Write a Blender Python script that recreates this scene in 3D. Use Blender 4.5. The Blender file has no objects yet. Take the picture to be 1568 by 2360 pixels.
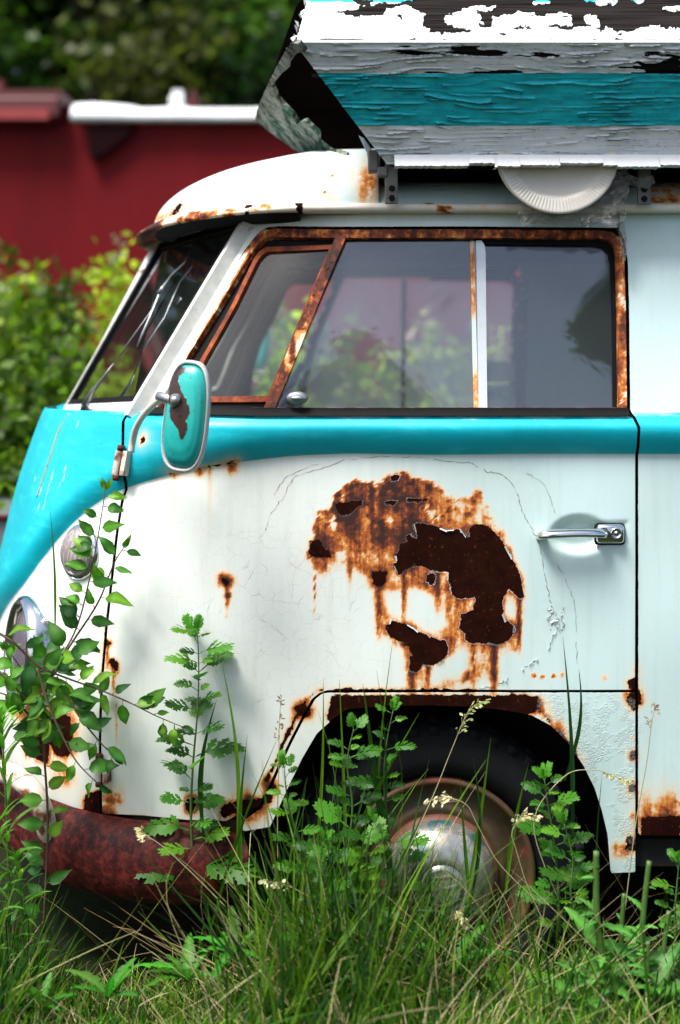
import bpy, bmesh, math, random
import numpy as np
from mathutils import Vector, Matrix, Quaternion

# ------------------------------------------------------------------ camera, sky, sun, exposure
SC = bpy.context.scene
COL = SC.collection
CAMD, CAMZ, SPX, CX, HY = 2.7, 1.52, 1057.3, 783.5, 792.0
cam_d = bpy.data.cameras.new("camera"); cam = bpy.data.objects.new("camera", cam_d); COL.objects.link(cam)
cam.location = (0, -CAMD, CAMZ); cam.rotation_euler = (math.radians(90), 0, 0)
cam_d.sensor_fit = 'VERTICAL'; cam_d.sensor_height = 24; cam_d.sensor_width = 36
cam_d.lens = 24 * CAMD * SPX / 2360.0
cam_d.shift_y = (HY - 1180) / 2360.0
cam_d.clip_start = 0.05; cam_d.clip_end = 400
cam_d.dof.use_dof = True; cam_d.dof.focus_distance = 2.72; cam_d.dof.aperture_fstop = 1.05
SC.camera = cam
SUN_EL, SUN_AZ = math.radians(62), math.radians(222)      # direction the light comes from (azimuth from +X, ccw)
W = bpy.data.worlds.new("World"); SC.world = W; W.use_nodes = True
wn = W.node_tree; bg = wn.nodes['Background']
sky = wn.nodes.new('ShaderNodeTexSky'); sky.sky_type = 'NISHITA'; sky.sun_disc = False
sky.sun_elevation = SUN_EL; sky.air_density = 1.0; sky.dust_density = 4.0; sky.ozone_density = 1.0
sky.sun_rotation = math.radians(90) - SUN_AZ
wn.links.new(sky.outputs[0], bg.inputs[0]); bg.inputs[1].default_value = 0.125
sun_d = bpy.data.lights.new("sun", 'SUN'); sun_d.energy = 3.4; sun_d.angle = math.radians(18); sun_d.color = (1, .975, .94)
sun = bpy.data.objects.new("sun", sun_d); COL.objects.link(sun)
SV = Vector((math.cos(SUN_EL) * math.cos(SUN_AZ), math.cos(SUN_EL) * math.sin(SUN_AZ), math.sin(SUN_EL)))
sun.rotation_euler = (-SV).to_track_quat('-Z', 'Y').to_euler()
SC.view_settings.view_transform = 'Standard'; SC.view_settings.look = 'None'
SC.view_settings.exposure = 1.0; SC.view_settings.gamma = 1; SC.view_settings.use_curve_mapping = False

# ------------------------------------------------------------------ small helpers
R = math.radians
def P(x, y, Y=0.0):
    "photo position (1568 px wide) at depth Y -> point in the place, metres"
    k = (CAMD + Y) / CAMD / SPX
    return Vector(((x - CX) * k, Y, CAMZ - (y - HY) * k))
def proj(X, Y, Z):
    k = CAMD / (CAMD + Y) * SPX
    return CX + X * k, HY - (Z - CAMZ) * k
def sstep(x, a, b):
    t = np.clip((x - a) / (b - a), 0, 1); return t * t * (3 - 2 * t)
def _hash(ix, iy, seed):
    h = (ix.astype(np.int64) * 374761393 + iy.astype(np.int64) * 668265263 + seed * 974634777) & 0x7fffffff
    h = ((h ^ (h >> 13)) * 1274126177) & 0x7fffffff
    return ((h ^ (h >> 16)) & 0xffff) / 65535.0
def vnoise(x, y, seed=0):
    x = np.asarray(x, float); y = np.asarray(y, float)
    ix = np.floor(x); iy = np.floor(y); fx = x - ix; fy = y - iy
    fx = fx * fx * (3 - 2 * fx); fy = fy * fy * (3 - 2 * fy)
    a = _hash(ix, iy, seed); b = _hash(ix + 1, iy, seed); c = _hash(ix, iy + 1, seed); d = _hash(ix + 1, iy + 1, seed)
    return (a * (1 - fx) + b * fx) * (1 - fy) + (c * (1 - fx) + d * fx) * fy
def fbm(x, y, seed=0, octv=5, gain=.5):
    s = 0; a = 1; t = 0
    for i in range(octv):
        s = s + a * vnoise(np.asarray(x) * 2 ** i, np.asarray(y) * 2 ** i, seed + i * 17); t += a; a *= gain
    return s / t
def inpoly(px, py, poly):
    r = np.zeros(px.shape, bool); n = len(poly)
    for i in range(n):
        x1, y1 = poly[i]; x2, y2 = poly[(i + 1) % n]
        if y1 == y2: continue
        c = ((y1 > py) != (y2 > py)) & (px < (x2 - x1) * (py - y1) / (y2 - y1) + x1)
        r ^= c
    return r
def dpoly(px, py, poly, closed=True):
    "distance to a polyline and nearest point"
    best = np.full(px.shape, 1e9); bx = px.copy(); by = py.copy(); n = len(poly)
    for i in range(n if closed else n - 1):
        x1, y1 = poly[i]; x2, y2 = poly[(i + 1) % n]
        dx, dy = x2 - x1, y2 - y1; L = dx * dx + dy * dy + 1e-12
        t = np.clip(((px - x1) * dx + (py - y1) * dy) / L, 0, 1)
        qx = x1 + t * dx; qy = y1 + t * dy; d = np.hypot(px - qx, py - qy)
        m = d < best; best = np.where(m, d, best); bx = np.where(m, qx, bx); by = np.where(m, qy, by)
    return best, bx, by
def sdp(px, py, poly):
    d, _, _ = dpoly(px, py, poly); return np.where(inpoly(px, py, poly), d, -d)

def set_props(o, label=None, cat=None, group=None, kind=None):
    if label: o['label'] = label
    if cat: o['category'] = cat
    if group: o['group'] = group
    if kind: o['kind'] = kind
    return o
def empty(name, loc=(0, 0, 0), label=None, cat=None, group=None):
    o = bpy.data.objects.new(name, None); COL.objects.link(o); o.location = loc
    o.empty_display_size = .1
    return set_props(o, label, cat, group)
def meshobj(name, verts, faces, mat, parent=None, smooth=True, mats=None, mi=None, attrs=None, label=None):
    me = bpy.data.meshes.new(name)
    me.from_pydata([tuple(v) for v in verts], [], [tuple(f) for f in faces])
    if smooth: me.polygons.foreach_set('use_smooth', [True] * len(me.polygons))
    for m in (mats or [mat]): me.materials.append(m)
    if mi is not None: me.polygons.foreach_set('material_index', list(mi))
    if attrs:
        for k, a in attrs.items():
            a = np.asarray(a, np.float32)
            if a.ndim == 1:
                at = me.attributes.new(k, 'FLOAT', 'POINT'); at.data.foreach_set('value', a)
            else:
                at = me.attributes.new(k, 'FLOAT_COLOR', 'POINT')
                at.data.foreach_set('color', np.concatenate([a, np.ones((len(a), 1), np.float32)], 1).ravel())
    me.update()
    o = bpy.data.objects.new(name, me); COL.objects.link(o)
    if parent is not None:
        o.parent = parent
        o.matrix_parent_inverse = Matrix.Translation(-Vector(parent.location)) if parent.type == 'EMPTY' else Matrix.Identity(4)
    if label: o['label'] = label
    return o

class MB:
    "collects shapes into one mesh"
    def __init__(s): s.v = []; s.f = []; s.c = []
    def add(s, v, f, c=None):
        b = len(s.v); s.v += [tuple(q) for q in v]; s.f += [tuple(b + i for i in q) for q in f]
        s.c += [c if c is not None else (1, 1, 1)] * len(v)
        return s
    def box(s, x0, x1, y0, y1, z0, z1, rot=None, bev=0):
        bm = bmesh.new(); bmesh.ops.create_cube(bm, size=1)
        for v in bm.verts:
            v.co = Vector(((x0 + x1) / 2 + v.co.x * (x1 - x0), (y0 + y1) / 2 + v.co.y * (y1 - y0), (z0 + z1) / 2 + v.co.z * (z1 - z0)))
        if bev: bmesh.ops.bevel(bm, geom=bm.edges[:] , offset=bev, segments=2, affect='EDGES', profile=.5)
        if rot: bmesh.ops.transform(bm, matrix=rot, verts=bm.verts)
        s.bm(bm); return s
    def bm(s, bm):
        bm.verts.index_update()
        s.add([v.co[:] for v in bm.verts], [[v.index for v in f.verts] for f in bm.faces]); bm.free()
    def tube(s, pts, rad, n=8, c=None, cap=True, sy=1.0):
        pts = [Vector(p) for p in pts]; m = len(pts)
        rads = rad if hasattr(rad, '__len__') else [rad] * m
        up = None; V = []; F = []
        for i, p in enumerate(pts):
            t = (pts[min(i + 1, m - 1)] - pts[max(i - 1, 0)])
            if t.length < 1e-9: t = Vector((0, 0, 1))
            t.normalize()
            if up is None: up = t.orthogonal().normalized()
            else:
                up = (up - t * up.dot(t))
                up = up.normalized() if up.length > 1e-6 else t.orthogonal().normalized()
            bi = t.cross(up)
            for k in range(n):
                a = 2 * math.pi * k / n
                V.append(p + (up * math.cos(a) + bi * math.sin(a) * sy) * rads[i])
        for i in range(m - 1):
            for k in range(n):
                F.append((i * n + k, i * n + (k + 1) % n, (i + 1) * n + (k + 1) % n, (i + 1) * n + k))
        if cap: F.append(tuple(range(n - 1, -1, -1))); F.append(tuple((m - 1) * n + k for k in range(n)))
        s.add(V, F, c); return s
    def lathe(s, prof, M, n=48, c=None, cap=False):
        "prof: (r, h) turned about local Z then moved by matrix M"
        V = []; F = []
        for r, h in prof:
            for k in range(n):
                a = 2 * math.pi * k / n; V.append(M @ Vector((r * math.cos(a), r * math.sin(a), h)))
        for i in range(len(prof) - 1):
            for k in range(n):
                F.append((i * n + k, i * n + (k + 1) % n, (i + 1) * n + (k + 1) % n, (i + 1) * n + k))
        s.add(V, F, c); return s
    def build(s, name, mat, parent=None, smooth=False, col=False, label=None):
        at = {'Col': np.array(s.c)} if col else None
        return meshobj(name, s.v, s.f, mat, parent, smooth, attrs=at, label=label)
def smooth_pts(pts, n=6):
    "Catmull-Rom through points"
    pts = [Vector(p) for p in pts]; out = []
    for i in range(len(pts) - 1):
        p0 = pts[max(i - 1, 0)]; p1 = pts[i]; p2 = pts[i + 1]; p3 = pts[min(i + 2, len(pts) - 1)]
        for k in range(n):
            t = k / n
            out.append(.5 * ((2 * p1) + (-p0 + p2) * t + (2 * p0 - 5 * p1 + 4 * p2 - p3) * t * t + (-p0 + 3 * p1 - 3 * p2 + p3) * t ** 3))
    out.append(pts[-1]); return out
def shade_auto(o, ang=35):
    "sharp edges by angle, stored in the mesh"
    me = o.data; bm = bmesh.new(); bm.from_mesh(me)
    for e in bm.edges:
        if len(e.link_faces) == 2 and e.calc_face_angle(0) > R(ang): e.smooth = False
    for f in bm.faces: f.smooth = True
    bm.to_mesh(me); bm.free(); return o

# ------------------------------------------------------------------ materials
class G:
    def __init__(s, name):
        s.m = bpy.data.materials.new(name); s.m.use_nodes = True; s.t = s.m.node_tree; s.t.nodes.clear()
        s.out = s.t.nodes.new('ShaderNodeOutputMaterial')
    def put(s, sock, v):
        if v is None: return
        if isinstance(v, bpy.types.NodeSocket): s.t.links.new(v, sock)
        else:
            if sock.type == 'RGBA' and len(v) == 3: v = (*v, 1)
            sock.default_value = v
    def n(s, typ, ins=None, **kw):
        nd = s.t.nodes.new('ShaderNode' + typ)
        for k, v in kw.items(): setattr(nd, k, v)
        for k, v in (ins or {}).items(): s.put(nd.inputs[k], v)
        return nd
    def math(s, op, a, b=None, c=None, clamp=False):
        nd = s.t.nodes.new('ShaderNodeMath'); nd.operation = op; nd.use_clamp = clamp
        for i, v in enumerate((a, b, c)):
            if v is not None: s.put(nd.inputs[i], v)
        return nd.outputs[0]
    def mix(s, f, a, b, bt='MIX'):
        nd = s.t.nodes.new('ShaderNodeMix'); nd.data_type = 'RGBA'; nd.blend_type = bt
        s.put(nd.inputs[0], f); s.put(nd.inputs[6], a); s.put(nd.inputs[7], b); return nd.outputs[2]
    def co(s, scale=(1, 1, 1), rot=(0, 0, 0), loc=(0, 0, 0)):
        g = s.n('NewGeometry') ; tc = s.n('TexCoord')
        mp = s.n('Mapping', {'Vector': tc.outputs['Object'], 'Scale': scale, 'Rotation': rot, 'Location': loc}); return mp.outputs[0]
    def noise(s, co, scale, det=5, rough=.55, dist=0, col=False):
        nd = s.n('TexNoise', {'Vector': co, 'Scale': scale, 'Detail': det, 'Roughness': rough, 'Distortion': dist})
        return nd.outputs[1 if col else 0]
    def attr(s, name, col=False):
        return s.n('Attribute', attribute_name=name).outputs[0 if col else 2]
    def mr(s, v, a, b, c=0., d=1., smooth=False):
        nd = s.t.nodes.new('ShaderNodeMapRange'); nd.clamp = True
        if smooth: nd.interpolation_type = 'SMOOTHSTEP'
        for i, q in enumerate((v, a, b, c, d)): s.put(nd.inputs[i], q)
        return nd.outputs[0]
    def ramp(s, f, stops):
        nd = s.t.nodes.new('ShaderNodeValToRGB'); s.put(nd.inputs[0], f); el = nd.color_ramp.elements
        while len(el) < len(stops): el.new(.5)
        for e, (p, c) in zip(el, stops): e.position = p; e.color = (*c, 1)
        return nd.outputs[0]
    def bump(s, h, strength=.4, dist=.01, nrm=None):
        nd = s.n('Bump', {'Height': h, 'Strength': strength, 'Distance': dist}); s.put(nd.inputs['Normal'], nrm); return nd.outputs[0]
    def bsdf(s, col, rough=.5, metal=0., nrm=None, spec=.5, alpha=None, coat=None, **kw):
        nd = s.n('BsdfPrincipled'); s.put(nd.inputs['Base Color'], col); s.put(nd.inputs['Roughness'], rough)
        s.put(nd.inputs['Metallic'], metal); s.put(nd.inputs['Normal'], nrm); s.put(nd.inputs['Specular IOR Level'], spec)
        s.put(nd.inputs['Alpha'], alpha); s.put(nd.inputs['Coat Weight'], coat)
        for k, v in kw.items(): s.put(nd.inputs[k], v)
        return nd.outputs[0]
    def fin(s, sh): s.t.links.new(sh, s.out.inputs[0]); return s.m

DARK_RUST = (.030, .0075, .0040)
def simple(name, col, rough=.5, metal=0., var=.25, scale=30, bump=.15, rust=0., spec=.5, rustcol=(.20, .055, .018)):
    g = G(name); co = g.co(); n1 = g.noise(co, scale, 6, .6); n2 = g.noise(co, scale * .25, 3)
    d = tuple(c * (1 - var) for c in col)
    c = g.mix(g.mr(n1, .3, .7), d, col)
    ro = rough
    if rust > 0:
        m = g.mr(g.math('ADD', g.math('MULTIPLY', n2, .6), g.math('MULTIPLY', n1, .4)), 1 - rust - .04, 1 - rust + .04)
        rc = g.mix(g.mr(g.noise(co, scale * 2, 5), .35, .65), tuple(.3 * q for q in rustcol), rustcol)
        c = g.mix(m, c, rc); ro = g.mix(m, (rough,) * 3, (.85,) * 3)
        metal = g.math('MULTIPLY', g.math('SUBTRACT', 1, m), metal)
    return g.fin(g.bsdf(c, ro, metal, g.bump(n1, bump, .003), spec))

def van_paint(name='weathered_van_paint', body=True):
    g = G(name); co = g.co()
    nf = g.noise(co, 110, 6, .65); nm = g.noise(co, 26, 6, .6); nl = g.noise(co, 2.6, 4, .5)
    nst = g.noise(g.co((60, 60, 5)), 1, 5, .6)
    hole = g.attr('hole'); stain = g.attr('stain'); teal = g.attr('teal'); cool = g.attr('cool'); crk = g.attr('crack')
    h2 = g.math('ADD', hole, g.math('ADD', g.math('MULTIPLY', g.math('SUBTRACT', nm, .5), 16), g.math('MULTIPLY', g.math('SUBTRACT', nf, .5), 14)))
    hm = g.mr(h2, -.5, .6)
    # white paint, warm to cool
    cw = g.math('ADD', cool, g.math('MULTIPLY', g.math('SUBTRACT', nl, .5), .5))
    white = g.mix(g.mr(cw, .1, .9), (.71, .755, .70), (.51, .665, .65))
    sp = g.mr(g.noise(co, 330, 2, .5), .69, .74)
    white = g.mix(g.math('MULTIPLY', sp, .35), white, (.25, .22, .17))
    chalk = g.mr(g.noise(g.co((9, 9, 38)), 1, 6, .7), .50, .72)
    tealc = g.mix(g.math('MULTIPLY', chalk, .75), (.001, .40, .49), (.03, .60, .68))
    tealc = g.mix(g.mr(nl, .35, .7, 0, .4), tealc, (.001, .28, .33))
    tb = g.attr('tealhi')                       # chalked, worn-through paint along the top edge
    wear = g.mr(g.math('ADD', tb, g.math('MULTIPLY', g.math('SUBTRACT', g.noise(g.co((14, 14, 60)), 1, 6, .7), .5), 1.2)), .45, .75)
    tealc = g.mix(g.math('MULTIPLY', wear, .75), tealc, (.55, .80, .78))
    tm = g.mr(g.math('ADD', teal, g.math('MULTIPLY', g.math('SUBTRACT', nf, .5), .0015)), -.0008, .0008)
    base = g.mix(tm, white, tealc)
    # fine crackle
    wob = g.n('Mix', data_type='VECTOR'); g.put(wob.inputs[0], .035); g.put(wob.inputs[4], co); g.put(wob.inputs[5], g.noise(co, 9, 4, .6, col=True))
    vor = g.n('TexVoronoi', {'Vector': wob.outputs[1], 'Scale': 34.}, feature='DISTANCE_TO_EDGE').outputs['Distance']
    vor2 = g.n('TexVoronoi', {'Vector': wob.outputs[1], 'Scale': 11.}, feature='DISTANCE_TO_EDGE').outputs['Distance']
    cm = g.math('MAXIMUM', g.math('MULTIPLY', g.mr(vor, .0, .022, 1, 0), .7), g.mr(vor2, .0, .007, 1, 0))
    cm = g.math('MULTIPLY', cm, g.math('MULTIPLY', g.mr(nm, .42, .62), crk))
    base = g.mix(g.math('MULTIPLY', cm, .55), base, (.30, .19, .12))
    # rust stain
    s = g.math('ADD', stain, g.math('MULTIPLY', g.math('MULTIPLY', g.math('SUBTRACT', g.math('ADD', g.math('MULTIPLY', nst, .5), g.math('MULTIPLY', nm, .5)), .5), 2.2), g.mr(stain, .03, .5)))
    s = g.math('ADD', s, g.math('MULTIPLY', g.math('MULTIPLY', g.math('SUBTRACT', nf, .5), .9), g.mr(stain, .1, .5)))
    rc = g.ramp(s, [(0, (.80, .70, .55)), (.18, (.80, .55, .30)), (.36, (.66, .27, .050)), (.54, (.40, .10, .014)), (.74, (.13, .026, .008)), (1, DARK_RUST)])
    base = g.mix(g.mr(s, .02, .40), base, rc)
    # lifted paint rim and bare dark rust
    grime = g.mr(g.noise(g.co((30, 30, 2.2)), 1, 5, .65), .50, .80, 0, .30); g2 = g.mr(g.noise(co, 5.5, 6, .7), .52, .75, 0, .28)
    base = g.mix(g.math('MAXIMUM', grime, g2), base, g.mix(1., base, (.62, .58, .46), 'MULTIPLY'))
    rim = g.math('MULTIPLY', g.math('MULTIPLY', g.mr(h2, -1.8, -.9), g.mr(h2, -.8, -.2, 1, 0)), g.mr(nl, .5, .6))
    base = g.mix(g.math('MULTIPLY', rim, .8), base, (.80, .76, .70))
    dr = g.mix(g.mr(nm, .35, .7), (.011, .0035, .0028), (.023, .0062, .0038))
    dr = g.mix(g.mr(nf, .60, .72), dr, (.10, .028, .012))
    base = g.mix(hm, base, dr)
    ro = g.math('ADD', .40, g.math('MULTIPLY', g.mr(s, .05, .5), .4)); ro = g.math('MAXIMUM', ro, g.math('MULTIPLY', hm, .85))
    blis = g.attr('flake')                      # scaly paint
    fv = g.n('TexVoronoi', {'Vector': wob.outputs[1], 'Scale': 210.}).outputs['Distance']
    fl = g.math('MULTIPLY', g.math('MULTIPLY', g.mr(fv, .2, .5), g.mr(nm, .47, .56)), blis)
    base = g.mix(g.math('MULTIPLY', g.mr(fl, .3, .9), .25), base, (.35, .38, .35))
    hh = g.math('SUBTRACT', g.math('MULTIPLY', nm, .12), g.math('MULTIPLY', hm, 1.))
    hh = g.math('ADD', hh, g.math('ADD', g.math('MULTIPLY', rim, .5), g.math('MULTIPLY', fl, .45)))
    hh = g.math('SUBTRACT', hh, g.math('MULTIPLY', cm, .3))
    hh = g.math('ADD', hh, g.math('MULTIPLY', g.math('MULTIPLY', nf, .5), g.mr(s, .1, .6)))
    spec = g.math('MULTIPLY', .42, g.math('SUBTRACT', 1, hm))
    return g.fin(g.bsdf(base, ro, 0., g.bump(hh, .6, .0016), spec))
PAINT = van_paint()
def rust_metal(name, stops, sc=30, pale=0):
    g = G(name); co = g.co(); a = g.noise(co, sc, 8, .7); b = g.noise(co, sc * .2, 4, .6); f = g.noise(co, sc * 5, 4, .6)
    v = g.math('ADD', g.math('MULTIPLY', a, .6), g.math('ADD', g.math('MULTIPLY', b, .3), g.math('MULTIPLY', f, .15)))
    c = g.ramp(g.mr(v, .36, .70), stops)
    return g.fin(g.bsdf(c, .75, 0, g.bump(a, .7, .002), .3))
RUSTFRAME = rust_metal('orange_rust_frame', [(0, (.030, .007, .004)), (.25, (.085, .018, .007)), (.5, (.20, .038, .010)), (.75, (.34, .085, .020)), (1, (.50, .19, .05))])
REDRUST = rust_metal('red_rusty_bumper', [(0, (.018, .005, .004)), (.3, (.055, .010, .006)), (.55, (.10, .014, .012)), (.8, (.15, .030, .020)), (1, (.24, .10, .06))], 22)
BLACK = simple('black_rubber', (.006, .006, .0065), .7, var=.3, spec=.12)
BLACKIN = simple('dark_interior', (.012, .012, .012), .8, spec=.2)
TYRE = simple('tyre_rubber', (.007, .008, .009), .8, spec=.12, bump=.3)
CHROME = simple('pitted_chrome', (.62, .65, .66), .13, 1., var=.1, scale=120, bump=.04)
DULLMETAL = simple('dull_grey_metal', (.38, .40, .40), .4, .8, scale=60, rust=.25)
CREAMRUST = simple('cream_paint_over_rust', (.66, .60, .50), .5, scale=36, rust=.47)
GREYTRIM = simple('pale_grey_trim', (.55, .55, .53), .5, scale=50)
INTERIOR = simple('grey_interior_paint', (.19, .21, .225), .7, scale=20)
WHITEPAINT = simple('old_white_paint', (.74, .75, .70), .4, scale=40, rust=.36)
ALU = simple('aluminium_strip', (.62, .66, .68), .35, .3, var=.1, scale=60)
def glass_mat(name, dust=.16, tint=(.80, .86, .86), dustcol=(.42, .50, .56), ior=1.5, tl=.35, rf=1.):
    g = G(name); co = g.co(); n1 = g.noise(g.co((6, 6, 3)), 1, 5, .6); n2 = g.noise(co, 220, 3, .6)
    tr = g.n('BsdfTransparent', {'Color': tint}); gl = g.n('BsdfGlossy', {'Roughness': .015, 'Color': (.95, .97, 1)})
    fr = g.n('Fresnel', {'IOR': ior}).outputs[0]
    df = g.n('BsdfDiffuse', {'Color': dustcol}); dt = g.n('BsdfTranslucent', {'Color': dustcol})
    dd = g.n('MixShader', {0: tl}); g.put(dd.inputs[1], df.outputs[0]); g.put(dd.inputs[2], dt.outputs[0])
    dm = g.math('MULTIPLY', dust, g.math('ADD', g.math('MULTIPLY', n1, .8), g.math('ADD', .5, g.mr(n2, .6, .75, 0, .5))))
    a = g.n('MixShader'); g.put(a.inputs[0], dm); g.put(a.inputs[1], tr.outputs[0]); g.put(a.inputs[2], dd.outputs[0])
    b = g.n('MixShader'); g.put(b.inputs[0], g.math('MULTIPLY', fr, rf)); g.put(b.inputs[1], a.outputs[0]); g.put(b.inputs[2], gl.outputs[0])
    return g.fin(b.outputs[0])
GLASS = glass_mat('dusty_window_glass', .075, (.98, .98, .98), (.55, .62, .68), ior=2.0)
FARGLASS = glass_mat('hazy_far_glass', .58, (.98, .98, .98), (.88, .88, .90), ior=1.5, tl=.85)
VENTG = glass_mat('quarter_window_glass', .03, (.95, .99, .98), (.5, .6, .62), ior=1.5)
FARVENT = glass_mat('far_quarter_glass', .16, (.94, 1, .98), (.75, .9, .88), ior=1.4, tl=.85)
GLASSF = glass_mat('windscreen_glass', .05, (.14, .19, .13), (.25, .3, .3), 1.42, rf=.42)

def leaf_mat(name, rough=.45, trans=.35, vein=True):
    g = G(name); c = g.attr('Col', True); co = g.co(); n = g.noise(co, 45, 4)
    c2 = g.mix(g.mr(n, .3, .75, 0, .45), c, g.mix(.5, c, (.5, .5, .3), 'MULTIPLY'))
    b = g.bsdf(c2, rough, 0, g.bump(n, .3, .002), .22)
    tl = g.n('BsdfTranslucent', {'Color': g.mix(1., c2, (1.6, 1.9, .7), 'MULTIPLY')})
    m = g.n('MixShader', {0: trans}); g.put(m.inputs[1], b); g.put(m.inputs[2], tl.outputs[0])
    return g.fin(m.outputs[0])
LEAF = leaf_mat('leaf_green'); GRASS = leaf_mat('grass_blade', .55, .3)
STEM = simple('plant_stem_brown', (.10, .060, .035), .6, scale=80)
STEMG = simple('plant_stem_green', (.055, .12, .020), .5, scale=60)
# ================================================================== THE VAN
BW = .87                                          # half width
_zt = np.array([-.2, .2, .35, .5, .65, .784, .955, 1.068, 1.148, 1.227, 1.324, 1.372, 1.6, 1.816, 1.95])
_st = np.array([.10, .065, .03, .008, .0, .011, .034, .062, .085, .113, .148, .172, .302, .430, .51])
_zz = np.linspace(-.2, 1.95, 430); _ss = np.interp(_zz, _zt, _st); _k = np.hanning(25); _k /= _k.sum()
_sp = np.convolve(np.pad(_ss, 12, mode='reflect', reflect_type='odd'), _k, 'valid')
def XS(z): return -.346 + np.interp(z, _zz, _sp)
AN = .6
def YSIDE(z):
    z = np.asarray(z, float)
    return np.where(z < .95, .035 * ((.95 - z) / .65) ** 2, 0) + np.where(z > 1.366, (z - 1.366) * .21, 0)
def surf0(p, z):
    p = np.asarray(p, float); z = np.asarray(z, float); xs = XS(z); ys = YSIDE(z)
    t = np.clip(-p / .65, 0, math.pi / 2)
    X = np.where(p >= 0, xs + p, xs - AN * np.sin(t)); Y = ys + (BW - ys) * (1 - np.cos(t))
    return X, Y
def nrm0(p, z):
    e = 1e-3; X, Y = surf0(p, z); X1, Y1 = surf0(p + e, z); X2, Y2 = surf0(p, z + e)
    a = np.stack([X1 - X, Y1 - Y, np.zeros_like(X)], -1); b = np.stack([X2 - X, Y2 - Y, np.full_like(X, e)], -1)
    n = np.cross(a, b); n /= np.linalg.norm(n, axis=-1, keepdims=True); return n
def hit(x, y):
    x = np.asarray(x, float); y = np.asarray(y, float); Y = np.zeros_like(x)
    for i in range(80):
        k = (CAMD + Y) / CAMD / SPX; X = (x - CX) * k; Z = CAMZ - (y - HY) * k
        q = np.clip((XS(Z) - X) / AN, 0, .9995); ys = YSIDE(Z)
        Yn = ys + (BW - ys) * (1 - np.sqrt(1 - q * q)); Y = .5 * Y + .5 * Yn
    k = (CAMD + Y) / CAMD / SPX; X = (x - CX) * k; Z = CAMZ - (y - HY) * k; xs = XS(Z)
    p = np.where(X >= xs, X - xs, -.65 * np.arcsin(np.clip((xs - X) / AN, 0, .9995)))
    return p, Z
def H(pts, dense=True, closed=True): 
    q = []; m_ = len(pts)
    for i in range(m_):
        x0, y0 = pts[i]; x1, y1 = pts[(i + 1) % m_] if closed else pts[min(i + 1, m_ - 1)]; k = max(1, int(math.hypot(x1 - x0, y1 - y0) / 22)) if dense else 1
        for j in range(k): q.append((x0 + (x1 - x0) * j / k, y0 + (y1 - y0) * j / k))
    a = np.array(q, float); p, z = hit(a[:, 0], a[:, 1]); return list(zip(p.tolist(), z.tolist()))
# colour line between turquoise and white: p -> z
_cr = np.array([(1700, 1044), (1465, 1045), (1000, 1050), (800, 1047), (680, 1052), (600, 1060), (500, 1074), (400, 1094), (310, 1120), (260, 1140), (210, 1172), (150, 1228), (100, 1288), (62, 1345)], float)
_cp, _cz = hit(_cr[:, 0], _cr[:, 1])
_o = np.argsort(_cp); _cp = _cp[_o]; _cz = _cz[_o]
_cp = np.concatenate([[-1.021, -.93], _cp, [4]]); _cz = np.concatenate([[.52, .66], _cz, [_cz[-1]]])
_ppf = np.linspace(-1.05, .6, 500); _zf = np.interp(_ppf, _cp, _cz); _k2 = np.hanning(31); _k2 /= _k2.sum()
_zf = np.convolve(np.pad(_zf, 15, mode='reflect', reflect_type='odd'), _k2, 'valid')
def ZCREASE(p): return np.interp(p, _ppf, _zf)
def ztop(p): return np.where(p > -.27, 1.3665, 1.3665 - (np.clip(-p - .27, 0, 1) / .75) * .040)
def bulge(p, z):
    h = np.clip((z - ZCREASE(p)) / .07, 0, 1); o = .028 * np.sin(h * math.pi / 2) ** .8
    tp = 1 - .75 * sstep(z, 1.330, 1.368) ** 1.5
    o = np.where(z > 1.3665, 0, o * tp)
    X, Y = surf0(p, z); x, y = proj(X, Y, z)            # pressed dish behind the handle
    e = ((x - 1335) / 74) ** 2 + ((y - 1233) / 50) ** 2
    o = o - np.where(p > 0, .020 * (1 - sstep(np.sqrt(e), .45, 1.02)), 0)
    e2 = np.maximum(np.abs(x - 1405) / 46, np.abs(y - 1229) / 30); o = o - np.where(p > 0, .004 * (1 - sstep(e2, .7, 1.05)), 0)
    ed = ((x - 1300) / 330) ** 2 + ((y - 1400) / 250) ** 2                # very slight waviness of old sheet
    return o + .0022 * np.sin(x / 83. + 1.3) * np.sin(y / 71.)
def surf(p, z, off=0.):
    X, Y = surf0(p, z); n = nrm0(p, z); o = bulge(p, z) + off
    return np.stack([X + n[..., 0] * o, Y + n[..., 1] * o, z + n[..., 2] * o], -1)

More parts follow.
